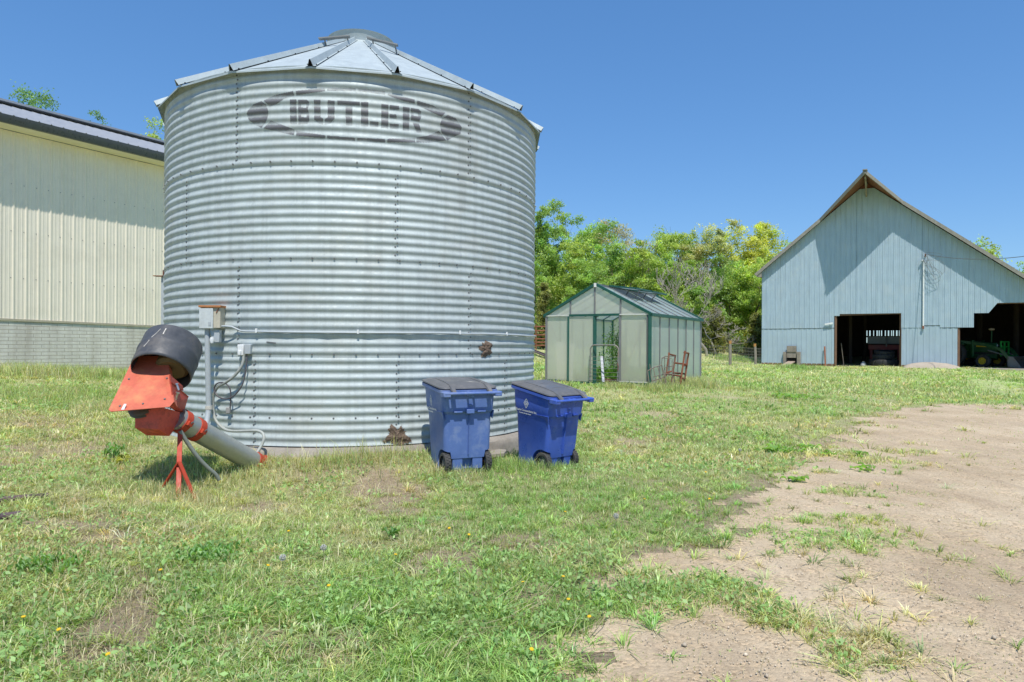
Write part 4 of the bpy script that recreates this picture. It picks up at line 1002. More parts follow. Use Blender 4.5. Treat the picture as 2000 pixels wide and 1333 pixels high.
bar('ridge_bracket', gl(-GW / 2, -.07, GPK - .05), gl(-GW / 2, -.07, GPK + .06), .07, .04, M_flash)
# base
bar('base_rail', gl(xm[3] - .02, -.01, GB + .055), gl(.05, -.01, GB + .055), .07, .13, M_green); bar('base_rail', gl(.03, 0, GB + .03), gl(.03, GL, GB + .04), .06, .1, M_green)
bar('base_rail', gl(-GW, -.01, GB + .05), gl(xm[1], -.01, GB + .05), .06, .1, M_alu); bar('door_sill', gl(xm[1], -.04, GB + .04), gl(xm[3], -.04, GB + .04), .12, .09, M_green)
bar('base_flashing', gl(xm[3], -.035, H0 + .0), gl(-.03, -.035, H0 + .0), .012, .03, M_flash)
bar('footing', gl(-GW, .05, GB - .12), gl(.08, .05, GB - .12), .22, .22, M_concrete); bar('footing', gl(.02, -.05, GB - .12), gl(.02, GL, GB - .12), .2, .2, M_concrete)
# two roof vents propped open along the ridge
nv = Vector((math.cos(TH), -math.sin(TH), 0))
for (i0, i1) in ((1.0, 2.55), (2.75, 4.3)):
    y0, y1 = GL * i0 / NS, GL * i1 / NS
    k = .62; xh, zh = -GW / 2 + .06, GPK + .05
    xo, zo = xh + .78, zh - .10           # raised: nearly level
    e = thing('roof_vent', None, None, mat4=Matrix.Identity(4)); e.parent = gh; WM[e] = WM[gh].copy(); e.matrix_parent_inverse = Matrix.Identity(4)
    mb = MB(); mb.add([gl(xh, y0, zh), gl(xh, y1, zh), gl(xo, y1, zo), gl(xo, y0, zo)], [(0, 1, 2, 3)]); mb.build('vent_pane', M_polyr, e, smooth=0)
    mb = MB(); P = [gl(xh, y0, zh), gl(xh, y1, zh), gl(xo, y1, zo), gl(xo, y0, zo)]
    for a, b in zip(P, P[1:] + P[:1]): mb.bar(a, b, .05, .045)
    mb.build('vent_frame', M_green, e)
    zs = lambda x: GE + (GPK - GE) * (-x / (GW / 2))
    mb = MB(); mb.bar(gl(xo - .1, (y0 + y1) / 2, zo), gl(xh + .5, (y0 + y1) / 2, zs(xh + .5)), .025); mb.bar(gl(xo - .25, y0 + .2, zo), gl(xh + .35, y0 + .35, zs(xh + .35)), .02); mb.build('vent_stay', M_alu, e)
    mb = MB(); mb.add([gl(xh + .05, y0 + .06, zs(xh + .05) + .045), gl(xh + .05, y1 - .06, zs(xh + .05) + .045), gl(xh + .62, y1 - .06, zs(xh + .62) + .045), gl(xh + .62, y0 + .06, zs(xh + .62) + .045)], [(0, 1, 2, 3)]); mb.build('vent_opening', surf('shadowed_opening', (.03, .045, .05), rough=.6), e, smooth=0)  # dark sheet paints the shade under the raised vent
# pale board leaning inside behind the left pane, and one in the doorway
a = MB(); a.prism([gl(-GW + .25, .18, GB + .1), gl(-GW + .75, .18, GB + .1), gl(-GW + .78, .25, GB + 1.15), gl(-GW + .2, .25, GB + 1.2)], nv.cross(Vector((0, 0, 1))) * .02)
tag(a.build('white_sheet', M_white, None, smooth=0), 'pale sheet leaning inside the greenhouse behind its leftmost front pane', 'sheet')
xb = lx(1168)
a = MB(); a.bar(gl(xb + .12, .1, GB + .10), gl(xb - .02, .3, GB + .80), .07, .015); tag(a.build('leaning_board', surf('blue_white_board', (.50, .52, .58), rough=.6), None), 'narrow pale board leaning in the open greenhouse doorway', 'board')
a = MB(); a.bar(gl(xm[2] + .05, .55, GB + .09), gl(xm[3] - .02, .55, GB + .09), .04, .16); tag(a.build('planter_board', M_brownwood, None), 'brown board edging the planting bed inside the greenhouse doorway', 'board')

# wire gate standing in front of the doorway
c0, c1 = lx(1156.5), lx(1212)
gt_ = thing('wire_gate', 'grey tube gate with rounded top and wire rails in the greenhouse doorway', 'gate', gl((c0 + c1) / 2, -.14, GB), -TH)
M_tube = surf('galvanised_gate_tube', (.24, .24, .225), rough=.55, metal=.3, dirt=(.30, .16, .09), dirt_amt=.8, dirt_scale=3)
P = [gl(c0, -.14, GB - .02), gl(c0 + .02, -.15, GB + .9)]
for i in range(7):
    a = PI - i / 6 * PI / 2; P.append(gl(c0 + .15 + .13 * math.cos(a), -.15, GB + .98 + .13 * math.sin(a)))
for i in range(7):
    a = PI / 2 - i / 6 * PI / 2; P.append(gl(c1 - .13 + .13 * math.cos(a), -.15, GB + .98 + .13 * math.sin(a)))
P += [gl(c1, -.15, GB + .8), gl(c1 - .03, -.14, GB - .02)]
MB().tube(P, .019, 10).build('frame', M_tube, gt_, smooth=60)
for k in range(8):
    z = GB + .06 + k * .105; MB().tube([gl(c0 + .01, -.15, z), gl((c0 + c1) / 2, -.15, z - .012), gl(c1 - .02, -.15, z)], .005, 6).build('rail', M_tube, gt_)
mb = MB()
for k in range(8):
    z = GB + .06 + k * .105
    for x in (c0 + .01, c1 - .015): mb.box(gl(x, -.15, z), (.04, .04, .03))
MB().tube([gl(c1 - .015, -.17, GB + .62), gl(c1 + .02, -.2, GB + .55), gl(c1, -.18, GB + .42)], .01, 6).build('latch_chain', M_rust, gt_)
mb.build('clips', M_tube, gt_)

# rusty frames leaning at the greenhouse corner
def rack(nm, lab, cat, lines, r, mat, Zf, base):
    t = thing(nm, lab, cat, base); 
    return t, lines
def R2(x, y, d=0.): return U(1150 + x / 8.696, 640 + y / 8.696, 18.0 + d)     # zoomed picture -> metres at that distance
def wires(t, segs, r, mat, nm):
    mb = MB()
    for s in segs: mb.tube([R2(*p) for p in s], r, 6)
    return mb.build(nm, mat, t, smooth=60)
M_wire = surf('grey_rusty_wire', (.20, .16, .13), rough=.8, var=.3)
b = R2(1100, 1070, -.4); t = thing('bent_rack', 'small bent grey wire panel leaning at the near greenhouse corner', 'wire panel', (b.x, b.y, gz(b.x, b.y)))
wires(t, [[(1000, 740, -.35), (1100, 680, -.35), (1240, 640, -.3)], [(1060, 915, -.4), (1300, 840, -.33)], [(1090, 1030, -.45), (1320, 985, -.4)]], .014, M_wire, 'cross_wire')
wires(t, [[(1035, 620, -.33), (1060, 850, -.4), (1110, 1085, -.48)], [(1170, 660, -.32), (1230, 900, -.38), (1300, 1080, -.45)], [(1000, 740, -.35), (1040, 1070, -.45)], [(1240, 640, -.3), (1330, 990, -.42)], [(1100, 690, -.35), (1150, 980, -.4)]], .010, M_wire, 'upright_wire')
MB().bar(R2(1030, 1080, -.5), R2(1100, 1020, -.45), .05, .03).build('foot', M_greywood, t)
b = R2(1340, 1000, -.2); t = thing('wire_cage', 'upright rusty wire cage between the bent panel and the angle-iron frame', 'wire cage', (b.x, b.y, gz(b.x, b.y)))
wires(t, [[(1240, 520, -.2), (1300, 490, -.1), (1470, 490, -.1)], [(1240, 520, -.2), (1400, 525, -.25)], [(1280, 680, -.15), (1470, 650, -.1)], [(1100, 840, -.3), (1300, 790, -.2), (1470, 800, -.15)]], .011, M_wire, 'hoop')
wires(t, [[(1245, 520, -.2), (1235, 640, -.22), (1290, 1000, -.3)], [(1285, 495, -.1), (1290, 800, -.12), (1320, 1000, -.2)], [(1415, 525, -.25), (1420, 760, -.25), (1410, 980, -.3)], [(1465, 490, -.1), (1440, 650, -.12), (1460, 960, -.15)], [(1350, 650, -.2), (1300, 790, -.2), (1300, 1080, -.3)]], .010, M_wire, 'upright_wire')
b = R2(1560, 980, .05); t = thing('angle_iron_frame', 'tall rusty angle-iron frame like a chair skeleton beside the greenhouse wall', 'metal frame', (b.x, b.y, gz(b.x, b.y)))
def irons(segs, nm, w_=.045):
    for s in segs:
        a, b = R2(*s[0]), R2(*s[1]); mb = MB(); mb.bar(a, b, w_, .008); mb.bar(a + Vector((0, .02, 0)), b + Vector((0, .02, 0)), .008, w_); mb.build(nm, M_rust, t)
irons([((1635, 395, .0), (1545, 1010, .0)), ((1695, 430, .3), (1620, 960, .3)), ((1365, 425, .05), (1310, 830, .05)), ((1470, 470, .3), (1410, 930, .3))], 'upright')
irons([((1615, 425, .0), (1705, 440, .3)), ((1370, 455, .05), (1475, 480, .3)), ((1440, 600, .1), (1670, 630, .15)), ((1590, 650, 0), (1670, 640, .3)), ((1310, 785, .05), (1570, 830, .0)), ((1420, 770, .3), (1640, 790, .3)), ((1320, 770, .05), (1410, 745, .3)), ((1545, 860, 0), (1650, 870, .3))], 'cross_piece')
# ------------------------------------------------------------------ big barn
BX, BY, BA = 17.2, 47.0, math.radians(29)
ex = Vector((math.cos(BA), -math.sin(BA), 0)); ey = Vector((math.sin(BA), math.cos(BA), 0))
BZ = .16
def bp(s, y, z): p = Vector((BX, BY, 0)) + ex * s + ey * y; return Vector((p.x, p.y, z))
def bw(px, py, y=0.):
    """line of sight -> (s, z) on the plane y metres behind the front wall"""
    a, b = ray(px, py); ox, oy = BX + ey.x * y, BY + ey.y * y
    s = (a * oy - ox) / (ex.x - a * ex.y); Z = oy + ex.y * s
    return s, EYE + b * Z
barn = thing('barn', 'tall blue-grey ribbed metal barn with steep pointed gable and two open bays', 'barn', (BX, BY, BZ), -BA)
M_blue = surf('blue_grey_barn_steel', (.37, .47, .535), rough=.55, metal=.15, var=.07, scale=1.2, dirt=(.36, .40, .40), dirt_amt=.35, dirt_scale=.7, streak=.14, bump=.03)
M_blue_top = surf('peeling_upper_barn_steel', (.37, .475, .55), rough=.55, metal=.15, var=.09, scale=1.6, dirt=(.47, .53, .55), dirt_amt=.5, dirt_scale=1.1, streak=.28, bump=.03)
S_R, Z_R = 6.35, 12.12
SE_L, ZE_L = -.38, 6.40; SE_R = 17.4; KR = .795; KL = (Z_R - ZE_L) / (S_R - SE_L)
def roofz(s): return Z_R - (S_R - s) * KL if s < S_R else Z_R - (s - S_R) * KR
LAP = 2.63
d0, d1 = bw(1629, 660)[0], bw(1760, 660)[0]; dh0 = bw(1633, 617.5)[1]; dh1 = bw(1700, 613)[1]; dj = bw(1640, 615)[0]
r0, r1, r2, r3 = bw(1870, 680)[0], bw(1902, 620)[0], bw(1931, 600)[0], bw(1948, 592)[0]
rz0, rz1, rz2 = bw(1880, 640)[1], bw(1916, 612)[1], bw(1960, 592)[1]
j0, j1 = bw(1800, 630)[0], bw(1836, 630)[0]
print('barn', d0, d1, dh0, dh1, r0, r1, r2, r3, rz0, rz1, rz2)
def up_b(s):
    if s < d0: return LAP + .06 * math.floor(s * .55) / 3
    if s < dj: return dh0
    if s < d1: return dh1
    if j0 < s < j1: return LAP + .16
    if s < r1: return rz0
    if s < r2: return rz1
    if s < r3: return rz1 + (rz2 - rz1) * (s - r2) / (r3 - r2)
    return rz2
def up_t(s): return min(roofz(s) - .16, 11.62)
def segs(brk, lo, hi): 
    b = [lo] + [x for x in sorted(brk) if lo < x < hi] + [hi]; return list(zip(b, b[1:]))
mb = MB(); fnu = lambda s, o, z: bp(s, -o - .012, z)
zc = lambda f: (lambda s: f(s))
for a, b in segs([d0, dj, d1, j0, j1, r1, r2, r3, 1.8, 3.6, S_R - .55, S_R + .55], 0, 17.0):
    m_ = (a + b) / 2; e = 1e-4
    fb = (lambda s, a=a, b=b: up_b(min(max(s, a + e), b - e)))
    ribbed(mb, fnu, a, b, fb, up_t, .3048, 2, .022)
mb.build('upper_siding', M_blue_top, barn, smooth=0, fixn=False)
mb = MB(); fnl = lambda s, o, z: bp(s, -o + .012, z)
bb = lambda s: BZ + .10
for a, b in ((0, d0), (d1, r0)):
    mb = MB(); ribbed(mb, fnl, a, b, bb, lambda s: LAP + .3, .3048, 3, .020, phase=.12)
    mb.build('lower_siding', M_blue, barn, smooth=0, fixn=False)
# dark strips that paint the shade under the lapped edge
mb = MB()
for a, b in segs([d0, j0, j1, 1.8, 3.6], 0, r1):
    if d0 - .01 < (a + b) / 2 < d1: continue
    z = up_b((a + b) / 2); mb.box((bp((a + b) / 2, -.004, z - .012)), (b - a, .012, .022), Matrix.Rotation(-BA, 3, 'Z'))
mb.build('lap_shade', M_dark, barn)
# sill timbers and footing under the sheets
mb = MB(); mb.bar(bp(0, .06, BZ + .02), bp(d0, .06, BZ + .02), .12, .26); mb.bar(bp(d1, .06, BZ + .02), bp(r0, .06, BZ + .02), .12, .26); mb.build('sill_timber', M_brownwood, barn)
for s, zt in ((d0 + .05, dh0), (d1 + .02, dh1), (r0 + .02, rz0), (17, 5)):
    MB().bar(bp(s, .12, BZ - .2), bp(s, .12, zt), .14, .2).build('door_post', M_brownwood, barn)
MB().bar(bp(d0, .14, dh1 - .02), bp(d1, .14, dh1 + .05), .14, .2).build('door_header', M_brownwood, barn)
MB().bar(bp(r0, .14, rz2 + .05), bp(17, .14, rz2 + .05), .14, .2).build('door_header', M_brownwood, barn)
# other walls, loft and floor: a dark, closed building
BD = 14.0
mb = MB(); ribbed(mb, lambda s, o, z: bp(-o, s, z), 0, BD, lambda s: BZ - .3, lambda s: roofz(0) - .05, .3048, 2, .02); mb.build('side_wall', M_blue, barn, smooth=0, fixn=False)
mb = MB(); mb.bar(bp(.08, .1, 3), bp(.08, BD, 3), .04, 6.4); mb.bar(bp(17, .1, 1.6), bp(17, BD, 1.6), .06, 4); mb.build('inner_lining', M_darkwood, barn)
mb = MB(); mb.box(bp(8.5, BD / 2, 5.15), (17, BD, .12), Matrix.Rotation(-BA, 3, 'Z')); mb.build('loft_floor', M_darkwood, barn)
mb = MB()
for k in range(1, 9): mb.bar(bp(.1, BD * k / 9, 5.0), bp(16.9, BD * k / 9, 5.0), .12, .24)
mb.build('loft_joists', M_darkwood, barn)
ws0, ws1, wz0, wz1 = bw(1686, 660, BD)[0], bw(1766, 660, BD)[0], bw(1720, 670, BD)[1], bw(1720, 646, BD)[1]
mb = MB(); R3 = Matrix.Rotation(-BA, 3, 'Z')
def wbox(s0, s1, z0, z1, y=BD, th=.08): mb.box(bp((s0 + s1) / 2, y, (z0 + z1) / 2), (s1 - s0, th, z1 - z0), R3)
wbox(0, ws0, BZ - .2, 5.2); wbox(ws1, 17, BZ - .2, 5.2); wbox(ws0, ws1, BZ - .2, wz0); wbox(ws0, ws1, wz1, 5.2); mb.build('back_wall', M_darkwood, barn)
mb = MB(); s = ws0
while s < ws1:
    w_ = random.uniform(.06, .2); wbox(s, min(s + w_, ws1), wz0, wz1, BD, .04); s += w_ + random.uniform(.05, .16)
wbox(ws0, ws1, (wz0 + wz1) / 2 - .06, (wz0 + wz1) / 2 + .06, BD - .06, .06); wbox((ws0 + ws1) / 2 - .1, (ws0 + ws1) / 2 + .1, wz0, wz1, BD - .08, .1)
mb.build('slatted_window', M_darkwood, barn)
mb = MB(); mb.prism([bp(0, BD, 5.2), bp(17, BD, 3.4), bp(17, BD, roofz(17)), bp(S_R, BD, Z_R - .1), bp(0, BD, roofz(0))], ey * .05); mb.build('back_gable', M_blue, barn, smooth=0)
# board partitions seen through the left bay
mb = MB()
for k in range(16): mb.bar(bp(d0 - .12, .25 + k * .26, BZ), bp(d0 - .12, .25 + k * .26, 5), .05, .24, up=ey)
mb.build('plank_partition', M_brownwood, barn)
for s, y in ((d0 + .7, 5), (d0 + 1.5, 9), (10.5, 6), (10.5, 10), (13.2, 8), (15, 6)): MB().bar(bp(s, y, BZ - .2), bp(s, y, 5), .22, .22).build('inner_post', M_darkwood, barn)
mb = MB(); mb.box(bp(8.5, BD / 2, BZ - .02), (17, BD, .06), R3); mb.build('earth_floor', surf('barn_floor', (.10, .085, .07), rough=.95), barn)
# roof with projecting hay hood
OH = 3.0
hl = bw(1601.8, 423.9, -.4)[0]; hr = bw(1762.3, 392.8, -.65)[0]
M_broof = surf('weathered_barn_roof', (.27, .27, .26), rough=.6, metal=.3, var=.2, scale=1.5, dirt=(.22, .15, .11), dirt_amt=.4, streak=.2)
TOP = [bp(SE_L, -.40, ZE_L), bp(hl, -.40, roofz(hl)), bp(S_R, -OH, Z_R)]
TOPR = [bp(SE_R, -.65, roofz(SE_R)), bp(hr, -.65, roofz(hr)), bp(S_R, -OH, Z_R)]
mb = MB(); bk0, bk1, bkr = bp(SE_L, BD + .4, ZE_L), bp(S_R, BD + .4, Z_R), bp(SE_R, BD + .4, roofz(SE_R))
th = Vector((0, 0, -.05))
for P in ([TOP[0], TOP[1], TOP[2], bk1, bk0], [TOPR[2], TOPR[1], TOPR[0], bkr, bk1]): mb.prism(P, th)
mb.build('roof', M_broof, barn, smooth=0)
mb = MB(); mb.prism([p + th * 1.1 for p in (TOP[0], TOP[1], TOP[2], bk1, bk0)], th * .5); mb.prism([p + th * 1.1 for p in (TOPR[2], TOPR[1], TOPR[0], bkr, bk1)], th * .5); mb.build('roof_boards', surf('red_brown_roof_boards', (.20, .085, .05), rough=.9, var=.3, scale=4), barn, smooth=0)
M_rake = surf('weathered_rake_board', (.26, .245, .21), rough=.85, var=.25, streak=.3)
mb = MB()
for a, b in ((TOP[0], TOP[1]), (TOP[1], TOP[2]), (TOPR[0], TOPR[1]), (TOPR[1], TOPR[2])): mb.bar(a + Vector((0, 0, -.09)) - ey * .03, b + Vector((0, 0, -.09)) - ey * .03, .05, .20)
mb.build('rake_board', M_rake, barn, smooth=0)
mb = MB(); mb.bar(bp(S_R, -OH - .1, Z_R + .03), bp(S_R, BD, Z_R + .03), .26, .06); mb.build('ridge_cap', M_broof, barn)
mb = MB(); mb.prism([bp(SE_L, -.40, ZE_L - .04), bp(0.02, -.40, roofz(.02) - .06), bp(0.02, -.40, ZE_L - .25), bp(-.3, -.4, ZE_L - .2)], ey * .5); mb.build('eave_return', M_rake, barn, smooth=0)
# gable opening under the hood, hay track beam and bracket
mb = MB(); mb.prism([bp(S_R - .75, .05, 11.0), bp(S_R + .8, .05, 11.0), bp(S_R + .8, .05, roofz(S_R + .8) - .1), bp(S_R, .05, Z_R - .12), bp(S_R - .75, .05, roofz(S_R - .75) - .1)], ey * .05); mb.build('gable_boards', surf('red_brown_gable', (.20, .07, .045), rough=.9, var=.3), barn, smooth=0)
mb = MB(); mb.bar(bp(S_R, -2.6, Z_R - .28), bp(S_R, .1, Z_R - .28), .1, .16); mb.bar(bp(S_R, -1.8, Z_R - .35), bp(S_R, .0, Z_R - 1.0), .09); mb.build('hay_track', M_greywood, barn)
# electric mast on the wall
ms, mz0 = bw(1803, 640); _, mz1 = bw(1803, 511)
m_ = thing('service_mast', 'thin pale electrical mast pipe fixed on the barn front with tangled wires', 'service mast', bp(ms, -.08, mz0), -BA)
MB().tube([bp(ms, -.10, mz0), bp(ms, -.10, mz1)], .045, 10).build('mast_pipe', M_white, m_); MB().box(bp(ms, -.1, mz0), (.1, .1, .18), R3).build('fitting', M_rust, m_)
MB().tube([bp(ms, -.1, mz1), bp(ms - .05, -.16, mz1 + .08), bp(ms - .1, -.2, mz1)], .05, 8).build('weather_head', M_grey_pvc, m_)
xs_, xz = bw(1807, 498); mb = MB(); mb.bar(bp(xs_, -.02, xz - .1), bp(xs_, -.3, xz), .07); mb.build('insulator', M_rust, m_)
mb = MB(); rr_ = random.Random(5)
for k in range(3):
    c = [bp(ms + rr_.uniform(-.1, 1.0), -.2 - rr_.random() * .25, mz1 + rr_.uniform(-1.4, .5)) for _ in range(5)]
    mb.tube(spl([bp(ms, -.15, mz1)] + c + [bp(xs_, -.3, xz)], 6), .007, 5)
mb.build('loose_wires', M_bolt, m_, smooth=60)
pl = thing('power_line', 'dark overhead service wire running from the barn front past its roof edge', 'power line', bp(xs_, -.3, xz))
e_ = U(2140, 474, 30); a_ = bp(xs_, -.3, xz); MB().tube([a_.lerp(e_, k / 14) - Vector((0, 0, .5 * 4 * (k / 14) * (1 - k / 14))) for k in range(15)], .018, 5).build('wire', M_bolt, pl)
# pop-hole with ramp, red bar, white strip
cs0, cz0 = bw(1534, 720); cs1, cz1 = bw(1559, 684)
hs = (cs0 + cs1) / 2
h_ = thing('animal_hatch', 'small weathered timber hatch with a ramp at the foot of the barn wall', 'hatch', bp(hs, -.1, BZ), -BA)
zg = gz(*bp(hs, -.5, 0)[:2])
def hb(nm, s0, s1, z0, z1, y, th, m=M_greywood): return MB().box(bp(hs + (s0 + s1) / 2, y, (z0 + z1) / 2), (s1 - s0, th, z1 - z0), R3).build(nm, m, h_, bevel=.01)
hb('jamb', -.52, -.34, zg - .1, zg + .95, -.12, .2); hb('jamb', .34, .56, zg - .1, zg + .95, -.12, .2); hb('hood_board', -.30, .30, zg + .95, zg + 1.35, -.14, .08); hb('lift_door', -.32, .32, zg + .55, zg + .98, -.10, .06); hb('opening', -.3, .3, zg + .15, zg + .6, -.05, .04, M_dark)
MB().bar(bp(hs, -.15, zg + .30), bp(hs - .35, -1.05, zg + .02), .50, .05).build('ramp', surf('bleached_ramp', (.36, .28, .22), rough=.9, var=.25), h_)
a, b = bw(1611, 677), bw(1613, 716); tag(MB().bar(bp(a[0], -.12, a[1]), bp(b[0], -.35, gz(*bp(b[0], -.35, 0)[:2])), .09, .03).build('red_bar', M_rust, None), 'thin rusty red bar leaning on the barn wall left of the bay', 'bar')
a, b = bw(1611, 634), bw(1627, 631.5); tag(MB().bar(bp(a[0], -.12, a[1]), bp(b[0], -.12, b[1]), .06, .10).build('white_strip', M_white, None), 'short white strip fixed beside the top of the barn bay', 'strip')
# mound of old concrete and the apron
P = [bw(x, y, -.3) for x, y in ((1763, 728), (1876, 735))]
s0, s1 = P[0][0], P[1][0]; n = 40
X, Y = np.meshgrid(np.linspace(-1, 1, n), np.linspace(-1, 1, 16)); hgt = np.clip(1 - np.abs(X) ** 2.6, 0, 1) ** .5 * np.clip(1 - np.abs(Y) ** 3, 0, 1) ** .5 * .36 * (.8 + .4 * fbm(X * 2 + 9, Y * 2, 4))
V = []
for x, y, h in zip(X.ravel(), Y.ravel(), hgt.ravel()):
    p = bp((s0 + s1) / 2 + x * (s1 - s0) / 2, -1.0 + y * .95, 0); V.append((p.x, p.y, gz(p.x, p.y) - .05 + h))
i = (np.arange(15)[:, None] * n + np.arange(n - 1)[None]).ravel()
tag(link_mesh('concrete_mound', np_mesh('concrete_mound', np.array(V), np.stack([i, i + 1, i + n + 1, i + n], 1), smooth=True), None, [surf('pale_worn_concrete', (.40, .34, .27), rough=.9, var=.15, scale=2, dirt=(.3, .24, .18), dirt_amt=.5, bump=.4, bump_scale=20)]), 'low rounded pale concrete mound at the barn wall between the two bays', 'concrete mound')
mb = MB(); z = gz(*bp(r0 + 2, -1, 0)[:2]) + .06
mb.prism([bp(r0 + .1, .3, z), bp(18, .3, z), bp(18, -1.5, z - .02), bp(r0 + 1.9, -1.5, z - .02), bp(r0 + .9, -.9, z)], (0, 0, -.2)); tag(mb.build('concrete_apron', M_concrete, None, smooth=0), kind='structure')

# things inside the left bay
def tyre(nm, lab, s, y, z, Rr, w_, tilt=0.):
    t = thing(nm, lab, 'tyre', bp(s, y, z)); M = Matrix.Translation(bp(s, y, z)) @ Matrix.Rotation(tilt, 4, 'X')
    mb = MB(); h = w_ / 2; mb.lathe([(Rr * .58, -h * .7), (Rr * .8, -h), (Rr * .95, -h * .9), (Rr, -h * .5), (Rr, h * .5), (Rr * .95, h * .9), (Rr * .8, h), (Rr * .58, h * .7)], 40, M)
    for k in range(26):
        a = 2 * PI * k / 26; mb.box(M @ Vector((Rr * math.cos(a), Rr * math.sin(a), h * (.4 if k % 2 else -.4))), (.06, .06, h), M.to_3x3() @ Matrix.Rotation(a, 3, 'Z'))
    mb.build('tread', M_rubber, t, smooth=35)
    mb = MB(); mb.lathe([(Rr * .58, h * .7), (Rr * .58, -h * .7), (Rr * .56, -h * .7), (Rr * .56, h * .7), (Rr * .58, h * .7)], 32, M); mb.build('bead', M_dark, t)
ts = bw(1728, 715, 1.6)[0]
tyre('tyre', 'widest tyre at the bottom of the stack in the left barn bay', ts, 1.9, BZ + .24, .88, .42); tyre('tyre', 'middle-sized tyre in the centre of the stack in the left barn bay', ts - .08, 1.9, BZ + .62, .62, .32); tyre('tyre', 'slanting tyre on top of the stack in the left barn bay', ts - .02, 2.0, BZ + .92, .58, .24, .12)
mb = MB(); c = bw(1686, 712, 1.5); 
o = bp(c[0], 1.5, BZ); mb.loft([[o + Vector((.17 * math.cos(a) * k1, .15 * math.sin(a) * k1, zz * .7)) for a in [i * PI / 6 for i in range(12)]] for k1, zz in ((.9, .0), (1.05, .1), (1.0, .2), (.7, .33), (.35, .36), (.5, .44))])
tag(mb.build('feed_sack', surf('dusty_sack', (.42, .44, .46), rough=.7), None), 'small white sack on the floor beside the tyre stack in the barn', 'sack')
cs = bw(1728, 690, 4.5)
t = thing('farm_implement', 'dark red farm machine with a long beam behind the tyre stack', 'farm machine', bp(cs[0], 4.5, BZ), -BA)
M_imp = surf('dark_red_machine', (.22, .035, .03), rough=.6, dirt=(.1, .06, .04), dirt_amt=.5)
MB().box(bp(cs[0], 4.5, BZ + 1.25), (2.0, .3, .32), R3).build('beam', M_imp, t); MB().box(bp(cs[0], 4.8, BZ + 1.75), (2.1, .6, .5), R3).build('hopper', surf('grey_hopper', (.2, .22, .23), rough=.6), t)
for d in (-.85, .85): MB().bar(bp(cs[0] + d, 4.5, BZ), bp(cs[0] + d, 4.5, BZ + 1.2), .14).build('leg', M_imp, t)
MB().tube([bp(cs[0] + .1, 4.3, BZ + 1.3), bp(cs[0] + .1, 4.3, BZ + 2.0)], .05, 8).build('standpipe', M_bolt, t)
a = bw(1648, 716, 1.2); MB_ = MB(); MB_.tube([bp(a[0], 1.2, BZ), bp(a[0] - .15, .9, BZ + 1.5)], .025, 8); tag(MB_.build('wooden_handle', M_greywood, None), 'long wooden tool handle leaning just inside the left barn bay', 'tool handle')

# ------------------------------------------------------------------ green loader tractor in the right bay
Yt = 3.6
tc_, _ = bw(1950, 700, Yt)
tr = thing('tractor', 'green loader tractor facing out of the dark right barn bay', 'tractor', bp(tc_, Yt, BZ), math.radians(32))
M_tg = surf('shaded_tractor_green', (.010, .075, .022), rough=.4, var=.12, dirt=(.1, .12, .06), dirt_amt=.3); M_ty = surf('yellow_wheel', (.62, .42, .02), rough=.4, dirt=(.2, .14, .06), dirt_amt=.4); M_tb = surf('black_machine_paint', (.02, .02, .02), rough=.5)  # green darkened to put the bay's shade into the colour
M_bucket = surf('worn_bucket_steel', (.24, .23, .22), rough=.55, metal=.4, var=.25, dirt=(.22, .12, .07), dirt_amt=.6)
TA = math.radians(32); tex = Vector((math.cos(TA), math.sin(TA), 0)); tey = Vector((-math.sin(TA), math.cos(TA), 0)); TO = bp(tc_, Yt, 0)
def tl(x, y, z): p = TO + tex * x + tey * y; return Vector((p.x, p.y, BZ + z))
def tbox(nm, c, sz, m, par=tr, bev=.02): return MB().box(tl(*c), sz, Matrix.Rotation(TA, 3, 'Z')).build(nm, m, par, bevel=bev)
def wheel(x, y, Rr, w_, rim):
    e = thing('wheel', None, None, mat4=Matrix.Identity(4)); e.parent = tr; WM[e] = WM[tr].copy()
    M = Matrix.Translation(tl(x, y, Rr)) @ Matrix.Rotation(TA, 4, 'Z') @ Matrix.Rotation(PI / 2, 4, 'Y'); h = w_ / 2
    mb = MB(); mb.lathe([(rim, -h * .8), (Rr * .85, -h), (Rr * .97, -h * .7), (Rr, -h * .3), (Rr, h * .3), (Rr * .97, h * .7), (Rr * .85, h), (rim, h * .8)], 36, M)
    for k in range(24):
        a = 2 * PI * k / 24; mb.box(M @ Vector((Rr * math.cos(a), Rr * math.sin(a), h * (.45 if k % 2 else -.45))), (.05, .05, h), M.to_3x3() @ Matrix.Rotation(a, 3, 'Z'))
    mb.build('tyre', M_rubber, e, smooth=35)
    mb = MB(); mb.lathe([(0, -h * .5), (rim * .4, -h * .5), (rim * .5, -h * .2), (rim * .9, -h * .25), (rim, -h * .8), (rim, h * .8), (rim * .9, h * .25), (0, h * .2)], 28, M); mb.build('rim', M_ty, e)
wheel(-1.0, .45, .42, .28, .22); wheel(1.0, .45, .42, .28, .22); wheel(-.95, 2.3, .85, .45, .42); wheel(.95, 2.3, .85, .45, .42)
tbox('hood', (0, .9, 1.28), (.62, 1.9, .62), M_tg, bev=.05); tbox('front_axle', (0, .45, .55), (1.8, .16, .16), M_tg); tbox('chassis', (0, 1.2, .78), (.45, 2.4, .4), M_tg); tbox('engine_side', (0, .8, 1.0), (.5, 1.4, .3), M_tb)
tbox('hood_stripe', (-.315, .7, 1.36), (.008, .9, .10), M_ty, bev=0)
MB().add([tl(-.26, -.062, 1.05), tl(.26, -.062, 1.05), tl(.26, -.062, 1.5), tl(-.26, -.062, 1.5)], [(0, 1, 2, 3)]).build('radiator_screen', M_tb, tr)
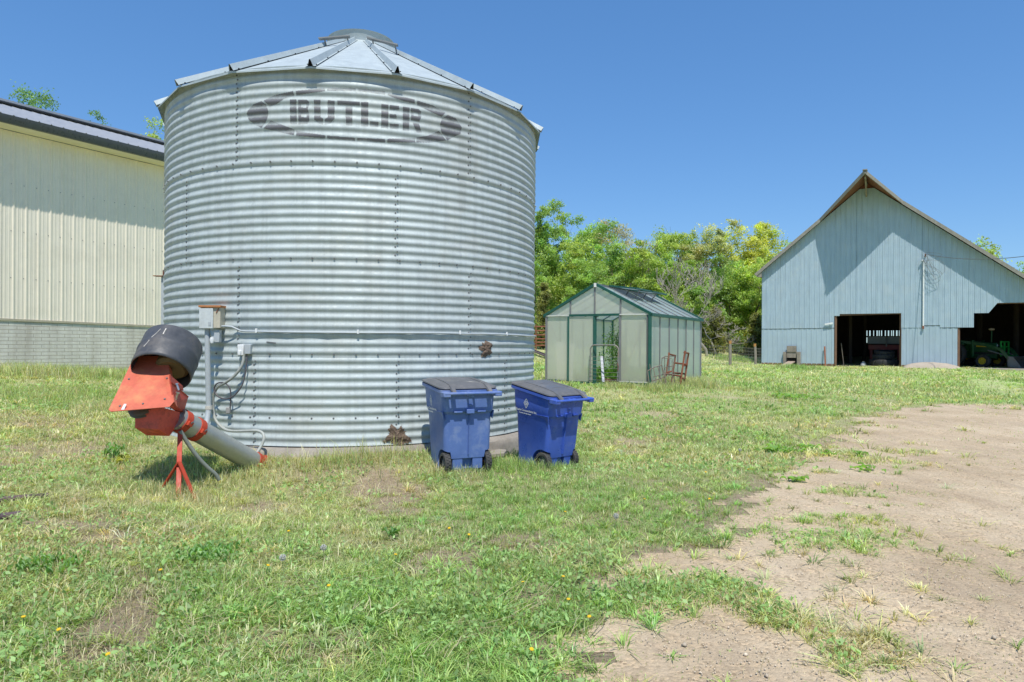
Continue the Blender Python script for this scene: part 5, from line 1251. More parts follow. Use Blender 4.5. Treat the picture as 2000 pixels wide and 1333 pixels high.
# bright guard frame in front of the grille
gz0, gz1 = .72, 1.68; gr = MB()
for x in (-.52, -.04, .52): gr.bar(tl(x, -.35, gz0), tl(x, -.35, gz1), .085, .05)
for z in (gz1 - .03, 1.32, .78): gr.bar(tl(-.52, -.352, z), tl(.52, -.352, z), .05, .09)
gr.box(tl(-.28, -.345, 1.0), (.42, .03, .5), Matrix.Rotation(TA, 3, 'Z')); M_tg2 = surf('sunlit_green', (.02, .27, .045), rough=.35, var=.08); gr.build('grille_guard', M_tg2, tr)  # lit copy of the tractor's green, sunlight put into the colour
for x in (-.24, .24): MB().lathe([(0, .02), (.06, .0), (.07, -.03)], 14, Matrix.Translation(tl(x, -.08, 1.42)) @ Matrix.Rotation(TA, 4, 'Z') @ Matrix.Rotation(PI / 2, 4, 'X')).build('headlight', surf('lamp_glass', (.6, .6, .58), rough=.15), tr)
for sgn in (-1, 1):
    mb = MB(); P = [tl(sgn * .72, 1.9, 1.65), tl(sgn * .75, .4, 1.45), tl(sgn * .72, -.45, 1.15), tl(sgn * .66, -.95, .45)]
    for a, b in zip(P, P[1:]): mb.bar(a, b, .10, .20)
    ar = mb.build('loader_arm', M_tg, tr, bevel=.01); MB().tube([tl(sgn * .72, .3, 1.1), tl(sgn * .68, -.8, .75)], .04, 8).build('hydraulic_ram', M_bolt, ar)
    mb = MB(); mb.bar(tl(sgn * .72, 1.2, .7), tl(sgn * .72, 1.2, 1.75), .12, .2); mb.build('loader_post', M_tg, tr)
tbox('loader_crossbar', (0, -.70, .72), (1.4, .12, .16), M_tg2)
# bucket
bk = [(-1.28, .68), (-1.05, .70), (-.98, .45), (-1.05, .12), (-1.75, .05), (-1.75, .02), (-1.0, .08), (-.94, .45), (-1.0, .74), (-1.28, .72)]
mb = MB(); mb.prism([tl(-1.15, y, z) for y, z in bk], tex * 2.3)
for x in (-1.15, 1.13): mb.prism([tl(x, -1.28, .70), tl(x, -1.0, .72), tl(x, -.95, .4), tl(x, -1.05, .1), tl(x, -1.75, .04)], tex * .02)
mb.build('bucket', M_bucket, tr, smooth=0)
mb = MB(); mb.tube([tl(-.1, .35, 1.55), tl(-.1, .35, 2.35)], .035, 10); mb.build('exhaust', M_tg, tr)
mb = MB(); mb.lathe([(.02, -.05), (.16, -.02), (.17, .06), (.1, .1), (0, .11)], 18, Matrix.Translation(tl(-.1, .35, 2.42))); mb.build('rain_cap', surf('tan_cap', (.42, .33, .24), rough=.6), tr)
tbox('seat', (0, 2.4, 1.35), (.5, .5, .5), M_ty); 
mb = MB(); mb.torus(.2, .018, Matrix.Translation(tl(0, 1.9, 1.75)) @ Matrix.Rotation(-.5, 4, 'X')); mb.tube([tl(0, 1.75, 1.5), tl(0, 1.9, 1.75)], .02, 8); mb.build('steering_wheel', M_tb, tr)
for sgn in (-1, 1): tbox('fender', (sgn * .78, 2.2, 1.5), (.34, 1.2, .08), M_tg)
# ------------------------------------------------------------------ trees
M_leaf = leafmat('spring_leaves', trans=.5, gloss=.03)
M_bark = surf('tree_bark', (.15, .125, .10), rough=.95, var=.35, scale=6, streak=.4, bump=.4, bump_scale=30)
M_pale_bark = surf('pale_bark', (.34, .31, .27), rough=.95, var=.25, scale=6, bump=.3)
def limb_tree(rng, H, spread, trunk_r, levels=3, lean=0., first=.25, up=.55, kids=(4, 6), wob=.12):
    """list of (points, radii), plus twig ends"""
    limbs = []; ends = []
    def grow(p, d, L, r, lv):
        pts = [p.copy()]; rs = [r]; n = 5 if lv else 7
        for i in range(n):
            d = (d + Vector((rng.gauss(0, wob), rng.gauss(0, wob), rng.gauss(0, wob * .5) + .03 * lv))).normalized()
            p = p + d * (L / n); pts.append(p.copy()); rs.append(max(.008, r * (1 - .75 * (i + 1) / n)))
        limbs.append((pts, rs))
        if lv >= levels: ends.append(p); return
        k = rng.randint(*kids)
        for j in range(k):
            f = first + (1 - first) * (j + rng.random() * .8) / k if lv == 0 else .3 + .7 * (j + rng.random()) / k
            f = min(f, .97); i = int(f * n); q = pts[i].lerp(pts[i + 1], f * n - i) if i < n else pts[-1]
            a = rng.random() * 2 * PI; side = Vector((math.cos(a), math.sin(a), 0))
            nd = (d * (.35 if lv == 0 else .6) + side * spread * (1.15 - .4 * f) + Vector((0, 0, up * .5))).normalized()
            grow(q, nd, L * rng.uniform(.42, .62) * (1.1 - .3 * f if lv == 0 else 1), rs[i] * .55, lv + 1)
        ends.append(p)
    grow(Vector((0, 0, -.3)), Vector((lean, 0, 1)).normalized(), H * .68, trunk_r, 0)
    return limbs, ends

def tree_meshes(seed, H, W, col, leaf=.17, n_leaf=7000, base=.12, density=1.0, hue=.25, bare=0., levels=2):
    """trunk mesh + crown mesh; crown is many small leaves in lumpy clusters with gaps"""
    rng = random.Random(seed); nr = np.random.RandomState(seed)
    limbs, ends = limb_tree(rng, H, .9 * W / H * 2.0, H * .016 + .03, levels=levels)
    mb = MB()
    for pts, rs in limbs: mb.tube(pts, rs, 6, cap=False)
    # crown: boughs on an uneven ellipsoid, each broken into many small sprays of leaves
    big = []
    for k in range(34):
        u = nr.normal(size=3); u /= np.linalg.norm(u); rad = nr.uniform(.25, 1.0) ** .55
        z = u[2] * rad * .5 * (1 - base) + .5 * (1 + base)
        prof = .55 + .45 * math.sin(PI * min(1, max(0.02, (z - base) / (1 - base))) ** .85)
        big.append((u[0] * rad * W / 2 * prof, u[1] * rad * W / 2 * prof, z * H * .96, nr.uniform(.12, .22) * W))
    for e in ends[::max(1, len(ends) // 14)]: big.append((e.x, e.y, min(e.z, H), .12 * W))
    C = []; K = []; col = np.array(col); per = max(6, int(n_leaf / len(big) / 9))
    for (x, y, z, r) in big:
        tone = nr.uniform(.82, 1.15); hx = nr.uniform(1 - hue, 1 + hue)
        for q in range(9):
            sc = np.array([x, y, z]) + nr.normal(size=3) * r * (.62, .62, .5); m = int(per * nr.uniform(.5, 1.5) * density)
            v = nr.normal(size=(m, 3)) * r * (.36, .36, .24); C.append(v + sc)
            c = np.tile(col * tone * nr.uniform(.78, 1.22), (m, 1)) * (.85 + .25 * np.clip((sc[2] - z) / r + .4, -.5, 1)); c[:, 0] *= hx; K.append(c * nr.uniform(.8, 1.2, (m, 1)))  # upper sprays of each bough lightened: light put into the colour
    C = np.concatenate(C); K = np.concatenate(K); k_ = C[:, 2] > .2; C, K = C[k_], K[k_]
    V, Q, K4 = leaf_quads(C, nr.uniform(.55, 1.25, len(C)) * leaf, K, .7, nr)
    return mb, (V, Q, np.clip(K4, 0, 1))

def place_tree(nm, label, px, top, halfw, Z, col, seed, group=None, leaf=None, n_leaf=20000, base=.12, bark=None, cat='tree', density=1.0, hue=.09, levels=2):
    a, b = ray(px, top); x, y = a * Z, Z; z0 = gz(x, y); H = (EYE + b * Z - z0) * 1.06; W = 2 * halfw / F * Z
    t = thing(nm, label, cat, (x, y, z0), random.random() * 6.28, group)
    mb, (V, Q, K) = tree_meshes(seed, H, W, col, leaf or .0016 * Z, n_leaf, base, density, hue, levels=levels)
    mb.build('trunk', bark or M_bark, t, world=False, smooth=60, fixn=False)
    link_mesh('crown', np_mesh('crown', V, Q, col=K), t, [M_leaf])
    return t
YG, MG, DG, YY, RB, GY = (.48, .62, .16), (.38, .56, .17), (.28, .44, .14), (.62, .68, .16), (.58, .52, .32), (.58, .62, .34)
WG = 'leafy trees of the wood behind the greenhouse'
L_mid = 'mid-height leafy green tree inside the wood behind the greenhouse and barn'
for i, (px, top, hw, Z, col, lab) in enumerate([
    (1060, 402, 34, 58, MG, 'tall bright green tree rising directly beside the grain bin'), (1098, 432, 34, 60, MG, 'rounded green tree second from the grain bin, lower than its neighbours'),
    (1172, 418, 44, 70, MG, 'tallest tree of the wood, dark green, above the greenhouse ridge'), (1292, 450, 44, 70, YG, 'broad yellow-green tree right of the reddish budding tree'),
    (1345, 462, 38, 74, MG, 'darker green tree behind the pale bare one'), (1382, 448, 34, 68, GY, 'pale feathery grey-green tree standing over the bare grey one'),
    (1440, 450, 46, 70, YY, 'bright yellow-green tree left of the barn roof'), (1502, 452, 44, 74, YY, 'yellow-green tree touching the barn roof edge'), (1558, 478, 46, 72, YG, 'green tree mostly hidden behind the barn gable slope')]):
    place_tree('leafy_tree', lab, px, top, hw, Z, col, 100 + i, WG)
place_tree('budding_tree', 'reddish-brown thinly leafed budding tree in the wood', 1215, 436, 36, 66, RB, 131, WG, n_leaf=9000, leaf=.08, density=.9)
for i, (px, top, hw, Z) in enumerate([(1125, 480, 40, 57), (1160, 505, 38, 55), (1205, 480, 42, 58), (1250, 492, 40, 57), (1298, 496, 40, 56), (1338, 512, 36, 57), (1368, 540, 34, 56), (1420, 500, 42, 59), (1462, 510, 38, 57), (1492, 500, 36, 60), (1530, 520, 40, 60)]):
    place_tree('leafy_tree', L_mid, px, top, hw, Z, [YG, MG, MG, YG, (.44, .60, .17)][i % 5], 200 + i, WG, n_leaf=19000, base=.04)
# bare and half-dead trees
def bare_tree(nm, label, px, top, Z, seed, spread=.8, lean=0., lv=3, bark=M_pale_bark, r=.13, kids=(4, 6), up=.55, wob=.2):
    a, b = ray(px, top); x = a * Z; z0 = gz(x, Z); H = EYE + b * Z - z0
    limbs, ends = limb_tree(random.Random(seed), H * 1.05, spread, r, lv, lean, .3, up, kids, wob)
    t = thing(nm, label, 'tree', (x, Z, z0), 0., 'bare trees in the wood'); mb = MB(); mb.tube(*[limbs[0][0], limbs[0][1]], 8, cap=False); mb.build('trunk', bark, t, world=False, smooth=60, fixn=False)
    mb = MB()
    for p, q_ in limbs[1:]: mb.tube(p, [max(.015, v * .85) for v in q_], 5, cap=False)
    mb.build('branches', bark, t, world=False, smooth=60, fixn=False)
bare_tree('bare_tree', 'bare grey tree with pale crooked limbs in front of the wood', 1383, 474, 50.5, 5, .75, .0, 4, kids=(4, 5), r=.12)
bare_tree('bare_tree', 'tangle of dead grey branches drooping low beside the barn cedars', 1402, 560, 51.5, 11, 1.2, .12, 4, kids=(3, 5), up=.1, wob=.35, r=.08)
bare_tree('bare_tree', 'slim pale leaning dead trunk behind the greenhouse roof', 1108, 548, 53, 21, .5, .55, 3, r=.10)
bare_tree('bare_tree', 'thin bare twigged tree among the leaves above the greenhouse vents', 1228, 452, 60, 31, .7, 0, 4, r=.09, bark=M_bark)
# cedars
def cedar(label, px, top, hw, Z, seed, col=(.29, .31, .10)):
    a, b = ray(px, top); x = a * Z; z0 = gz(x, Z); H = EYE + b * Z - z0; W = 2 * hw / F * Z; nr = np.random.RandomState(seed)
    t = thing('cedar_tree', label, 'cedar', (x, Z, z0), 0., 'cedars at the edge of the wood'); MB().tube([(0, 0, -.2), (0, 0, H * .9)], [.09, .02], 7).build('trunk', M_bark, t, world=False)
    n = 90; C = []; K = []
    for k in range(n):
        f = nr.uniform(.05, 1) ; rr = W / 2 * (1 - f) ** .6 * nr.uniform(.5, 1.1); an = nr.uniform(0, 6.28); m = 75
        u = nr.uniform(0, 1, m); v = np.stack([np.cos(an) * rr * u, np.sin(an) * rr * u, f * H + .12 * W * u - .05 * W * u * u], 1) + nr.normal(size=(m, 3)) * W * .04
        C.append(v); K.append(np.tile(np.array(col) * nr.uniform(.6, 1.35), (m, 1)) * (.5 + .7 * u)[:, None])  # colour darkens toward the trunk as painted shade
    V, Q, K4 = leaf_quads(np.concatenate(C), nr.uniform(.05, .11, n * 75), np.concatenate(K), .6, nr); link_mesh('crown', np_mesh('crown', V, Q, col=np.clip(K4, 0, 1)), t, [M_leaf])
cedar('yellow-green cedar close behind the left eave of the greenhouse', 1062, 556, 32, 50, 1); cedar('olive cedar bush right of the greenhouse, in front of the bare tree', 1397, 606, 36, 52, 2); cedar('olive cedar bush touching the barn wall', 1476, 618, 30, 53, 3); cedar('small dull cedar low behind the greenhouse roof', 1140, 590, 26, 51, 4)
# shrubs along the far fence
def shrub(nm, label, px, py, hw, hh, Z, seed, col, leaf=.06, n=2600, cat='shrub', flower=None, group=None):
    a, b = ray(px, py); x = a * Z; z0 = gz(x, Z); W = 2 * hw / F * Z; H = max(.2, 2 * hh / F * Z); nr = np.random.RandomState(seed)
    t = thing(nm, label, cat, (x, Z, z0), 0., group); C = []; K = []
    for k in range(22):
        c = np.array([nr.uniform(-.42, .42) * W, nr.uniform(-.3, .3) * W, nr.uniform(.15, .8) * H]); m = n // 22
        v = nr.normal(size=(m, 3)) * (.10 * W, .10 * W, .14 * H) + c; v[:, 2] = np.abs(v[:, 2]); C.append(v); K.append(np.tile(np.array(col) * nr.uniform(.65, 1.35), (m, 1)))
    C = np.concatenate(C); K = np.concatenate(K)
    V, Q, K4 = leaf_quads(C, nr.uniform(.6, 1.2, len(C)) * leaf, K, .4, nr); link_mesh('leaves', np_mesh('leaves', V, Q, col=np.clip(K4, 0, 1)), t, [M_leaf])
    mb = MB()
    for k in range(9): p = Vector((nr.uniform(-.2, .2) * W, nr.uniform(-.2, .2) * W, -.05)); mb.tube([p, p * 1.6 + Vector((0, 0, H * .5)), p * 2 + Vector((0, 0, H * .85))], [.02 * H, .014 * H, .004], 5)
    mb.build('stems', M_bark, t, world=False)
    if flower:
        F_ = nr.normal(size=(70, 3)) * (.25 * W, .2 * W, .15 * H) + (0, -.1 * W, .7 * H); V, Q, K4 = leaf_quads(F_, leaf * .8, np.tile(np.array(flower), (70, 1)), .8, nr); link_mesh('flowers', np_mesh('flowers', V, Q, col=K4), t, [M_leaf])
UG = (.22, .33, .09)
shrub('shrub', 'low green shrub with yellow blossom along the far fence beside the barn', 1446, 660, 24, 22, 55, 1, UG, .09, flower=(.5, .42, .03)); shrub('shrub', 'blue-green leafy thicket at the foot of the far fence', 1455, 672, 26, 10, 54, 2, (.16, .25, .11), .08)
shrub('shrub', 'dark green undergrowth behind the far fence near the greenhouse corner', 1385, 655, 26, 20, 57, 3, UG, .09); shrub('shrub', 'dense green undergrowth seen between grain bin and greenhouse', 1055, 640, 24, 24, 54, 4, UG, .09)
for i, px in enumerate((1120, 1180, 1240, 1300, 1345, 1500)): shrub('shrub', 'shady green undergrowth at the foot of the wood behind the greenhouse', px, 640, 40, 30, 56, 10 + i, (.16, .27, .07), .11, 3200, group='undergrowth at the foot of the wood')
# far wood reading as one dark mass
nr = np.random.RandomState(3); n = 90000
px = nr.uniform(1030, 1620, n); f = nr.uniform(0, 1, n); Zw = nr.uniform(76, 92, n); xw = (px - 1000) / F * Zw
topz = 9.0 + 3.0 * (fbm(xw * .18, xw * .0, 4, 4) - .5) * 2; C = np.stack([xw, Zw, 1.0 + f * topz], 1)
V, Q, K4 = leaf_quads(C, nr.uniform(.15, .34, n), np.array([.26, .40, .12]) * nr.uniform(.5, 1.5, (n, 1)), .3, nr)
tag(link_mesh('far_wood', np_mesh('far_wood', V, Q, col=K4), None, [M_leaf]), 'dark mass of foliage deep in the wood behind the nearer trees', 'woodland', kind='stuff')
# trees over the left building and behind the barn
place_tree('leafy_tree', 'blue-green airy tree top showing over the left end of the metal building', 76, 172, 52, 42, (.2, .36, .14), 301, n_leaf=14000, leaf=.085, base=.45, hue=.1, density=.8, levels=1)
place_tree('leafy_tree', 'small tuft of tree top above the ridge cap of the metal building', 192, 222, 30, 46, (.2, .36, .13), 302, n_leaf=9000, leaf=.08, base=.6, density=.8, levels=1)
place_tree('leafy_tree', 'yellow-green tree top between the metal building roof and the grain bin', 303, 240, 34, 48, YG, 303, n_leaf=7000, leaf=.1, base=.5, levels=1)
place_tree('leafy_tree', 'light green tree top poking over the right slope of the barn roof', 1918, 458, 38, 76, YG, 304, n_leaf=4500, leaf=.14, base=.3)
place_tree('leafy_tree', 'green tree top beside the barn roof at the edge of the picture', 1996, 508, 26, 80, MG, 305, n_leaf=3500, leaf=.14, base=.3)

# ------------------------------------------------------------------ pasture fences and pipe gate
for i, (px, top, bot, Z, lab) in enumerate([(1426, 666, 711, 40, 'grey wooden fence post with an orange weathered top left of the barn'), (1478, 672, 706, 43, 'leaning wooden fence post close to the barn corner')]):
    a = U(px, top, Z); b = Vector((a.x + (-.06 if i else 0), Z, gz(a.x, Z) - .1)); t = thing('fence_post', lab, 'fence post', (b.x, b.y, b.z + .1), group='wooden fence posts left of the barn')
    if i: a.x -= .12
    MB().tube([b, b.lerp(a, .5) + Vector((.015, 0, 0)), a], [.085, .08, .078], 12).build('shaft', M_greywood, t, smooth=50)
    MB().tube([a - Vector((0, 0, .18)), a + Vector((0, 0, .01))], .083, 12).build('cap_end', surf('orange_weathered_top', (.40, .20, .06), rough=.9, var=.3), t)
f1 = thing('wire_fence', 'fine wire stock fence on thin posts along the edge of the wood', 'fence', (10, 53, gz(10, 53)))
mb = MB(); pts = [Vector((x, 53.5 + .06 * (x - 10), 0)) for x in np.linspace(-2, 26, 15)]
for k in range(7): mb.tube([Vector((p.x, p.y, gz(p.x, p.y) + .1 + k * .17)) for p in pts], .012, 4)
for s in np.arange(10, 22, .35): mb.tube([(s, 53.5 + .06 * (s - 10), gz(s, 53.5) + .05), (s, 53.5 + .06 * (s - 10), gz(s, 53.5) + 1.15)], .008, 4)
mb.build('wire_mesh', surf('dark_wire', (.10, .09, .08), rough=.7), f1, smooth=60)
for i, px in enumerate((1387, 1415, 1479, 1060, 1330, 1520)):
    a, b = ray(px, 660); y = 53.4; MB().tube([(a * y, y, gz(a * y, y) - .1), (a * y, y, gz(a * y, y) + 1.35)], .06, 8).build('post', M_greywood if i != 1 else M_rust, f1)
f2 = thing('mesh_fence', 'square wire mesh between the two wooden posts left of the barn', 'fence', (12, 41, gz(12, 41)))
mb = MB(); A2 = U(1385, 690, 38.5); B2 = U(1486, 690, 46)
for k in range(6): mb.tube([Vector((p.x, p.y, gz(p.x, p.y) + .1 + k * .2)) for p in (A2.lerp(B2, i / 8) for i in range(9))], .006, 4)
for i in range(34): p = A2.lerp(B2, i / 33); mb.tube([(p.x, p.y, gz(p.x, p.y) + .05), (p.x, p.y, gz(p.x, p.y) + 1.15)], .005, 4)
mb.build('wire_mesh', surf('dull_wire', (.22, .21, .19), rough=.6), f2, smooth=60)
g2_ = thing('pipe_gate', 'rusty red pipe gate of six rails between grain bin and greenhouse', 'gate', (1.2, 30, gz(1.2, 30)))
for k, (y0, y1) in enumerate(((639, 638), (647.5, 646), (655.5, 654.5), (663, 662.5), (669.5, 669), (675.5, 675))):
    MB().tube([U(1012, y0, 30), U(1078, y1, 30.3)], .03, 8).build('rail', M_rust, g2_)
for x in (1047, 1020, 1074): MB().tube([U(x, 634, 30.1), U(x, 684, 30.1)], .025, 8).build('upright', M_rust, g2_)
a, b = G(1030, 688), G(1078, 704); d_ = (b - a); mb = MB(); mb.bar(a + Vector((0, 0, .25)), b + Vector((0, 0, .12)), .3, .06); mb.bar(a + Vector((0, .3, .3)), b + Vector((0, .3, .18)), .06, .08)
tag(mb.build('old_planks', surf('dark_weathered_planks', (.12, .085, .075), rough=.9, var=.4), None), 'dark old planks lying propped in the grass between grain bin and greenhouse', 'planks')

# ------------------------------------------------------------------ greenhouse plants
def vine():
    nr = np.random.RandomState(9); b = gl((xm[2] + xm[3]) / 2 - .36, 1.4, GB + .05); t = thing('climbing_plant', 'tall leafy climbing plant seen through the greenhouse doorway', 'plant', b)
    C = []; mb = MB()
    for k in range(9):
        p = Vector((nr.uniform(-.3, .3), nr.uniform(-.4, .4), 0)); pts = [p]
        for i in range(7): p = p + Vector((nr.normal() * .06, nr.normal() * .06, .24 * nr.uniform(.6, 1.05))); pts.append(p)
        mb.tube(pts, .007, 5)
        for q_ in pts[1:]: m = 34 if q_.z < 1.1 else 16; C.append(nr.normal(size=(m, 3)) * (.10, .10, .11) + np.array(q_))
    mb.build('stems', surf('green_stem', (.12, .16, .05), rough=.6), t, world=False); C = np.concatenate(C)
    V, Q, K4 = leaf_quads(C, nr.uniform(.018, .042, len(C)), np.array([.22, .40, .10]) * nr.uniform(.6, 1.3, (len(C), 1)), .3, nr); link_mesh('leaves', np_mesh('leaves', V, Q, col=K4), t, [M_leaf])
vine()
nr = np.random.RandomState(12); n = 3500; lx_ = nr.uniform(-GW + .15, -.15, n); ly = nr.uniform(.6, GL - .2, n)
C = np.array([gl(a, b, GB + .08 + nr.uniform(0, .34) * (.5 + .5 * math.sin(a * 5 + b * 3) ** 2)) for a, b in zip(lx_, ly)])
V, Q, K4 = leaf_quads(C, nr.uniform(.04, .085, n), np.array([.26, .48, .08]) * nr.uniform(.6, 1.3, (n, 1)), .9, nr)
tag(link_mesh('bed_greens', np_mesh('bed_greens', V, Q, col=K4), None, [M_leaf]), 'bright green low leaves filling the bed inside the greenhouse', 'bed plants', kind='stuff')

# ------------------------------------------------------------------ grass, straw, weeds, stones
FP = [[tuple((gl(x, y, 0))[:2]) for x, y in ((.02, .0), (.02, GL), (-GW, GL), (-GW, 0))], [tuple(bp(s, y, 0)[:2]) for s, y in ((0, -.02), (17, -.02), (17, BD), (0, BD))],
      [tuple(sh(L0, .02, 0)[:2]), tuple(sh(L1, .02, 0)[:2]), tuple(sh(L1, -12, 0)[:2]), tuple(sh(L0, -12, 0)[:2])], [tuple(bp(s, y, 0)[:2]) for s, y in ((s0 + .3, .1), (s1 - .2, .1), (s1 - .3, -1.8), (s0 + .4, -1.8))], [tuple(bp(s, y, 0)[:2]) for s, y in ((r0, .3), (18, .3), (18, -1.4), (r0 + 1.9, -1.4), (r0 + .9, -.8))]]
def free(x, y):
    ok = np.hypot(x - CX, y - CY) > R + .21
    for P in FP: ok &= ~in_poly(x, y, P)
    return ok
def scatter(n, y0, y1, seed, pw=1.0, xw=.80):
    """points on the ground in view, even per square metre (pw=1) or denser near the eye"""
    r = np.random.RandomState(seed); u = r.uniform(0, 1, n)
    y = np.sqrt(y0 ** 2 + u * (y1 ** 2 - y0 ** 2)) if pw == 1 else y0 * (y1 / y0) ** u
    x = r.uniform(-1, 1, n) * y * xw; return x, y, r
def blades(x, y, h, w_, r, col, bend=.55, nm='grass'):
    n = len(x); z = g(x, y) - .006; a = r.uniform(0, 2 * PI, n); dx, dy = np.cos(a), np.sin(a); b = r.uniform(0, 2 * PI, n); k = h * bend * r.uniform(.2, 1.4, n); lx, ly = np.cos(b) * k, np.sin(b) * k
    P0 = np.stack([x - dx * w_, y - dy * w_, z], 1); P1 = np.stack([x + dx * w_, y + dy * w_, z], 1)
    P2 = np.stack([x + dx * w_ * .75 + lx * .35, y + dy * w_ * .75 + ly * .35, z + h * .6], 1); P3 = np.stack([x - dx * w_ * .75 + lx * .35, y - dy * w_ * .75 + ly * .35, z + h * .6], 1)
    P4 = np.stack([x + lx, y + ly, z + h * np.clip(1.05 - .3 * (k / h) ** 2, .5, 1)], 1)
    V = np.stack([P0, P1, P2, P3, P4], 1).reshape(-1, 3); i = np.arange(n) * 5
    Q = np.stack([i, i + 1, i + 2, i + 3], 1); T = np.stack([i + 3, i + 2, i + 4], 1)
    K = np.repeat(col, 5, 0); sh_ = np.tile(np.array([.72, .72, 1., 1., 1.12]), n)[:, None]; return V, Q, T, K * sh_  # blade foot darkened, tip lightened: occlusion painted in
M_grass = leafmat('grass_blades', trans=.42, gloss=.03, rough=.4)
def grasscol(x, y, r):
    n = len(x); a = fbm(x * .55, y * .55, 31, 4)[:, None]; b = fbm(x * 2.4, y * 2.4, 32, 3)[:, None]; m = np.clip((a - .36) / .28, 0, 1)
    lush = np.array([.37, .55, .17]); mid = np.array([.52, .60, .25]); dry = np.array([.76, .69, .45])
    c = lush * (1 - m) + mid * m; d = np.clip((b - .5) * 3 + (a - .5) * 1.6 + r.normal(size=(n, 1)) * .55 + .02, 0, 1) ; c = c * (1 - d * .8) + dry * d * .8
    return c * r.uniform(.58, 1.34, (n, 1)) * (1 + r.normal(size=(n, 3)) * (.10, .04, .10))
Vs, Qs, Ts, Ks = [], [], [], []; off = 0
def addb(t_):
    global off
    V, Q, T, K = t_; Vs.append(V); Qs.append(Q + off); Ts.append(T + off); Ks.append(K); off += len(V)
for (n, y0, y1, hh, ww, sd, pw) in ((300000, 2.7, 9.5, .040, .0023, 1, 2), (170000, 8.5, 20, .06, .0050, 2, 2), (110000, 18, 60, .10, .014, 3, 2)):
    x, y, r = scatter(n, y0, y1, sd, pw); bb_ = bare(x, y); clump = fbm(x * 3.2, y * 3.2, 61, 3)
    keep = free(x, y) & (r.uniform(0, 1, n) > bb_ * .965) & (r.uniform(0, 1, n) < .35 + clump * 1.1); x, y, bb_, clump = x[keep], y[keep], bb_[keep], clump[keep]; n = len(x)
    h = hh * r.uniform(.45, 1.5, n) * (.45 + 1.15 * clump) * (1 - .55 * bb_); h *= 1 + .9 * np.exp(-((np.hypot(x - CX, y - CY) - R - .35) / .35) ** 2) * r.uniform(0, 1, n)
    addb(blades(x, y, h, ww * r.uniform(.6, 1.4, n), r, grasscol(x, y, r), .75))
# taller stands: by the foundation, round the bins and the auger foot, along walls
for (cx, cy, rad, n, hh) in [(*G(700, 892)[:2], .55, 900, .22), (*G(560, 905)[:2], .5, 700, .13), (*G(790, 900)[:2], .4, 500, .15), (*G(30, 733)[:2], 1.3, 1500, .3), (*G(120, 735)[:2], 1.3, 1500, .28), (*G(215, 737)[:2], 1.3, 1500, .26), (*G(100, 775)[:2], 1.6, 1800, .2), (*G(230, 800)[:2], 1.0, 1500, .16), (*G(640, 895)[:2], .5, 900, .14), (*G(960, 915)[:2], .4, 800, .12), (*G(1060, 918)[:2], .5, 1600, .13), (*G(1120, 905)[:2], .4, 1200, .12), (*G(880, 930)[:2], .45, 1000, .11), (*G(420, 930)[:2], .7, 1400, .14), (*G(345, 975)[:2], .6, 1200, .13), (*G(1340, 757)[:2], .9, 2200, .28), (*G(1300, 765)[:2], .6, 1300, .2), (*G(1210, 757)[:2], .5, 900, .15), (*G(1550, 722)[:2], 1.2, 900, .3), (*G(1440, 705)[:2], 1.6, 1500, .35)]:
    r = np.random.RandomState(int(cx * 100) % 9999); x = cx + r.normal(size=n) * rad * .55; y = cy + r.normal(size=n) * rad * .4; k = free(x, y); x, y = x[k], y[k]; n = len(x)
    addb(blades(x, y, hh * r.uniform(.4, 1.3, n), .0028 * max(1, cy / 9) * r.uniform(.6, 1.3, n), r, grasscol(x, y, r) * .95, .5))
# tufts: fans of blades from one root, bigger than the turf around them
def tufts(n, y0, y1, seed, hh, rad, per, ww, pick):
    x, y, r = scatter(n, y0, y1, seed, 2); k = free(x, y) & pick(x, y, r); x, y = x[k], y[k]; n = len(x); s_ = r.uniform(.5, 1.4, n)
    cx = np.repeat(x, per); cy = np.repeat(y, per); s_ = np.repeat(s_, per); m = n * per; a = r.uniform(0, 2 * PI, m); d = np.abs(r.normal(size=m)) * rad * s_
    bx, by = cx + np.cos(a) * d * .4, cy + np.sin(a) * d * .4; h = hh * s_ * r.uniform(.5, 1.2, m); z = g(bx, by) - .005; w_ = ww * r.uniform(.7, 1.4, m)
    lx, ly = np.cos(a) * (d + h * .3), np.sin(a) * (d + h * .3); tx, ty = -np.sin(a), np.cos(a)
    f = lambda u, wu, zu: (np.stack([bx + lx * u - tx * w_ * wu, by + ly * u - ty * w_ * wu, z + h * zu], 1), np.stack([bx + lx * u + tx * w_ * wu, by + ly * u + ty * w_ * wu, z + h * zu], 1))
    A0, A1 = f(0, .8, 0); B0, B1 = f(.4, 1, .7); T0, _ = f(1.15, 0, .95)
    V = np.stack([A0, A1, B1, B0, T0], 1).reshape(-1, 3); i = np.arange(m) * 5
    base_c = np.repeat(grasscol(x, y, r), per, 0) * r.uniform(.8, 1.2, (m, 1))
    addb((V, np.stack([i, i + 1, i + 2, i + 3], 1), np.stack([i + 3, i + 2, i + 4], 1), np.repeat(base_c, 5, 0) * np.tile(np.array([.72, .72, 1., 1., 1.12]), m)[:, None]))  # dark roots, light tips: shade among the blades put into the colour
tufts(6500, 2.7, 10, 401, .052, .05, 20, .0026, lambda x, y, r: r.uniform(0, 1, len(x)) > bare(x, y) * .97)
tufts(3600, 9, 24, 402, .08, .09, 14, .006, lambda x, y, r: r.uniform(0, 1, len(x)) > bare(x, y) * .97)
tufts(2600, 22, 56, 403, .12, .22, 9, .018, lambda x, y, r: r.uniform(0, 1, len(x)) > bare(x, y))
tag(link_mesh('grass', np_mesh('grass', np.concatenate(Vs), np.concatenate(Qs), np.concatenate(Ts), np.clip(np.concatenate(Ks), 0, 1)), None, [M_grass]), 'short patchy green and yellow grass covering the farmyard', 'grass', kind='stuff')
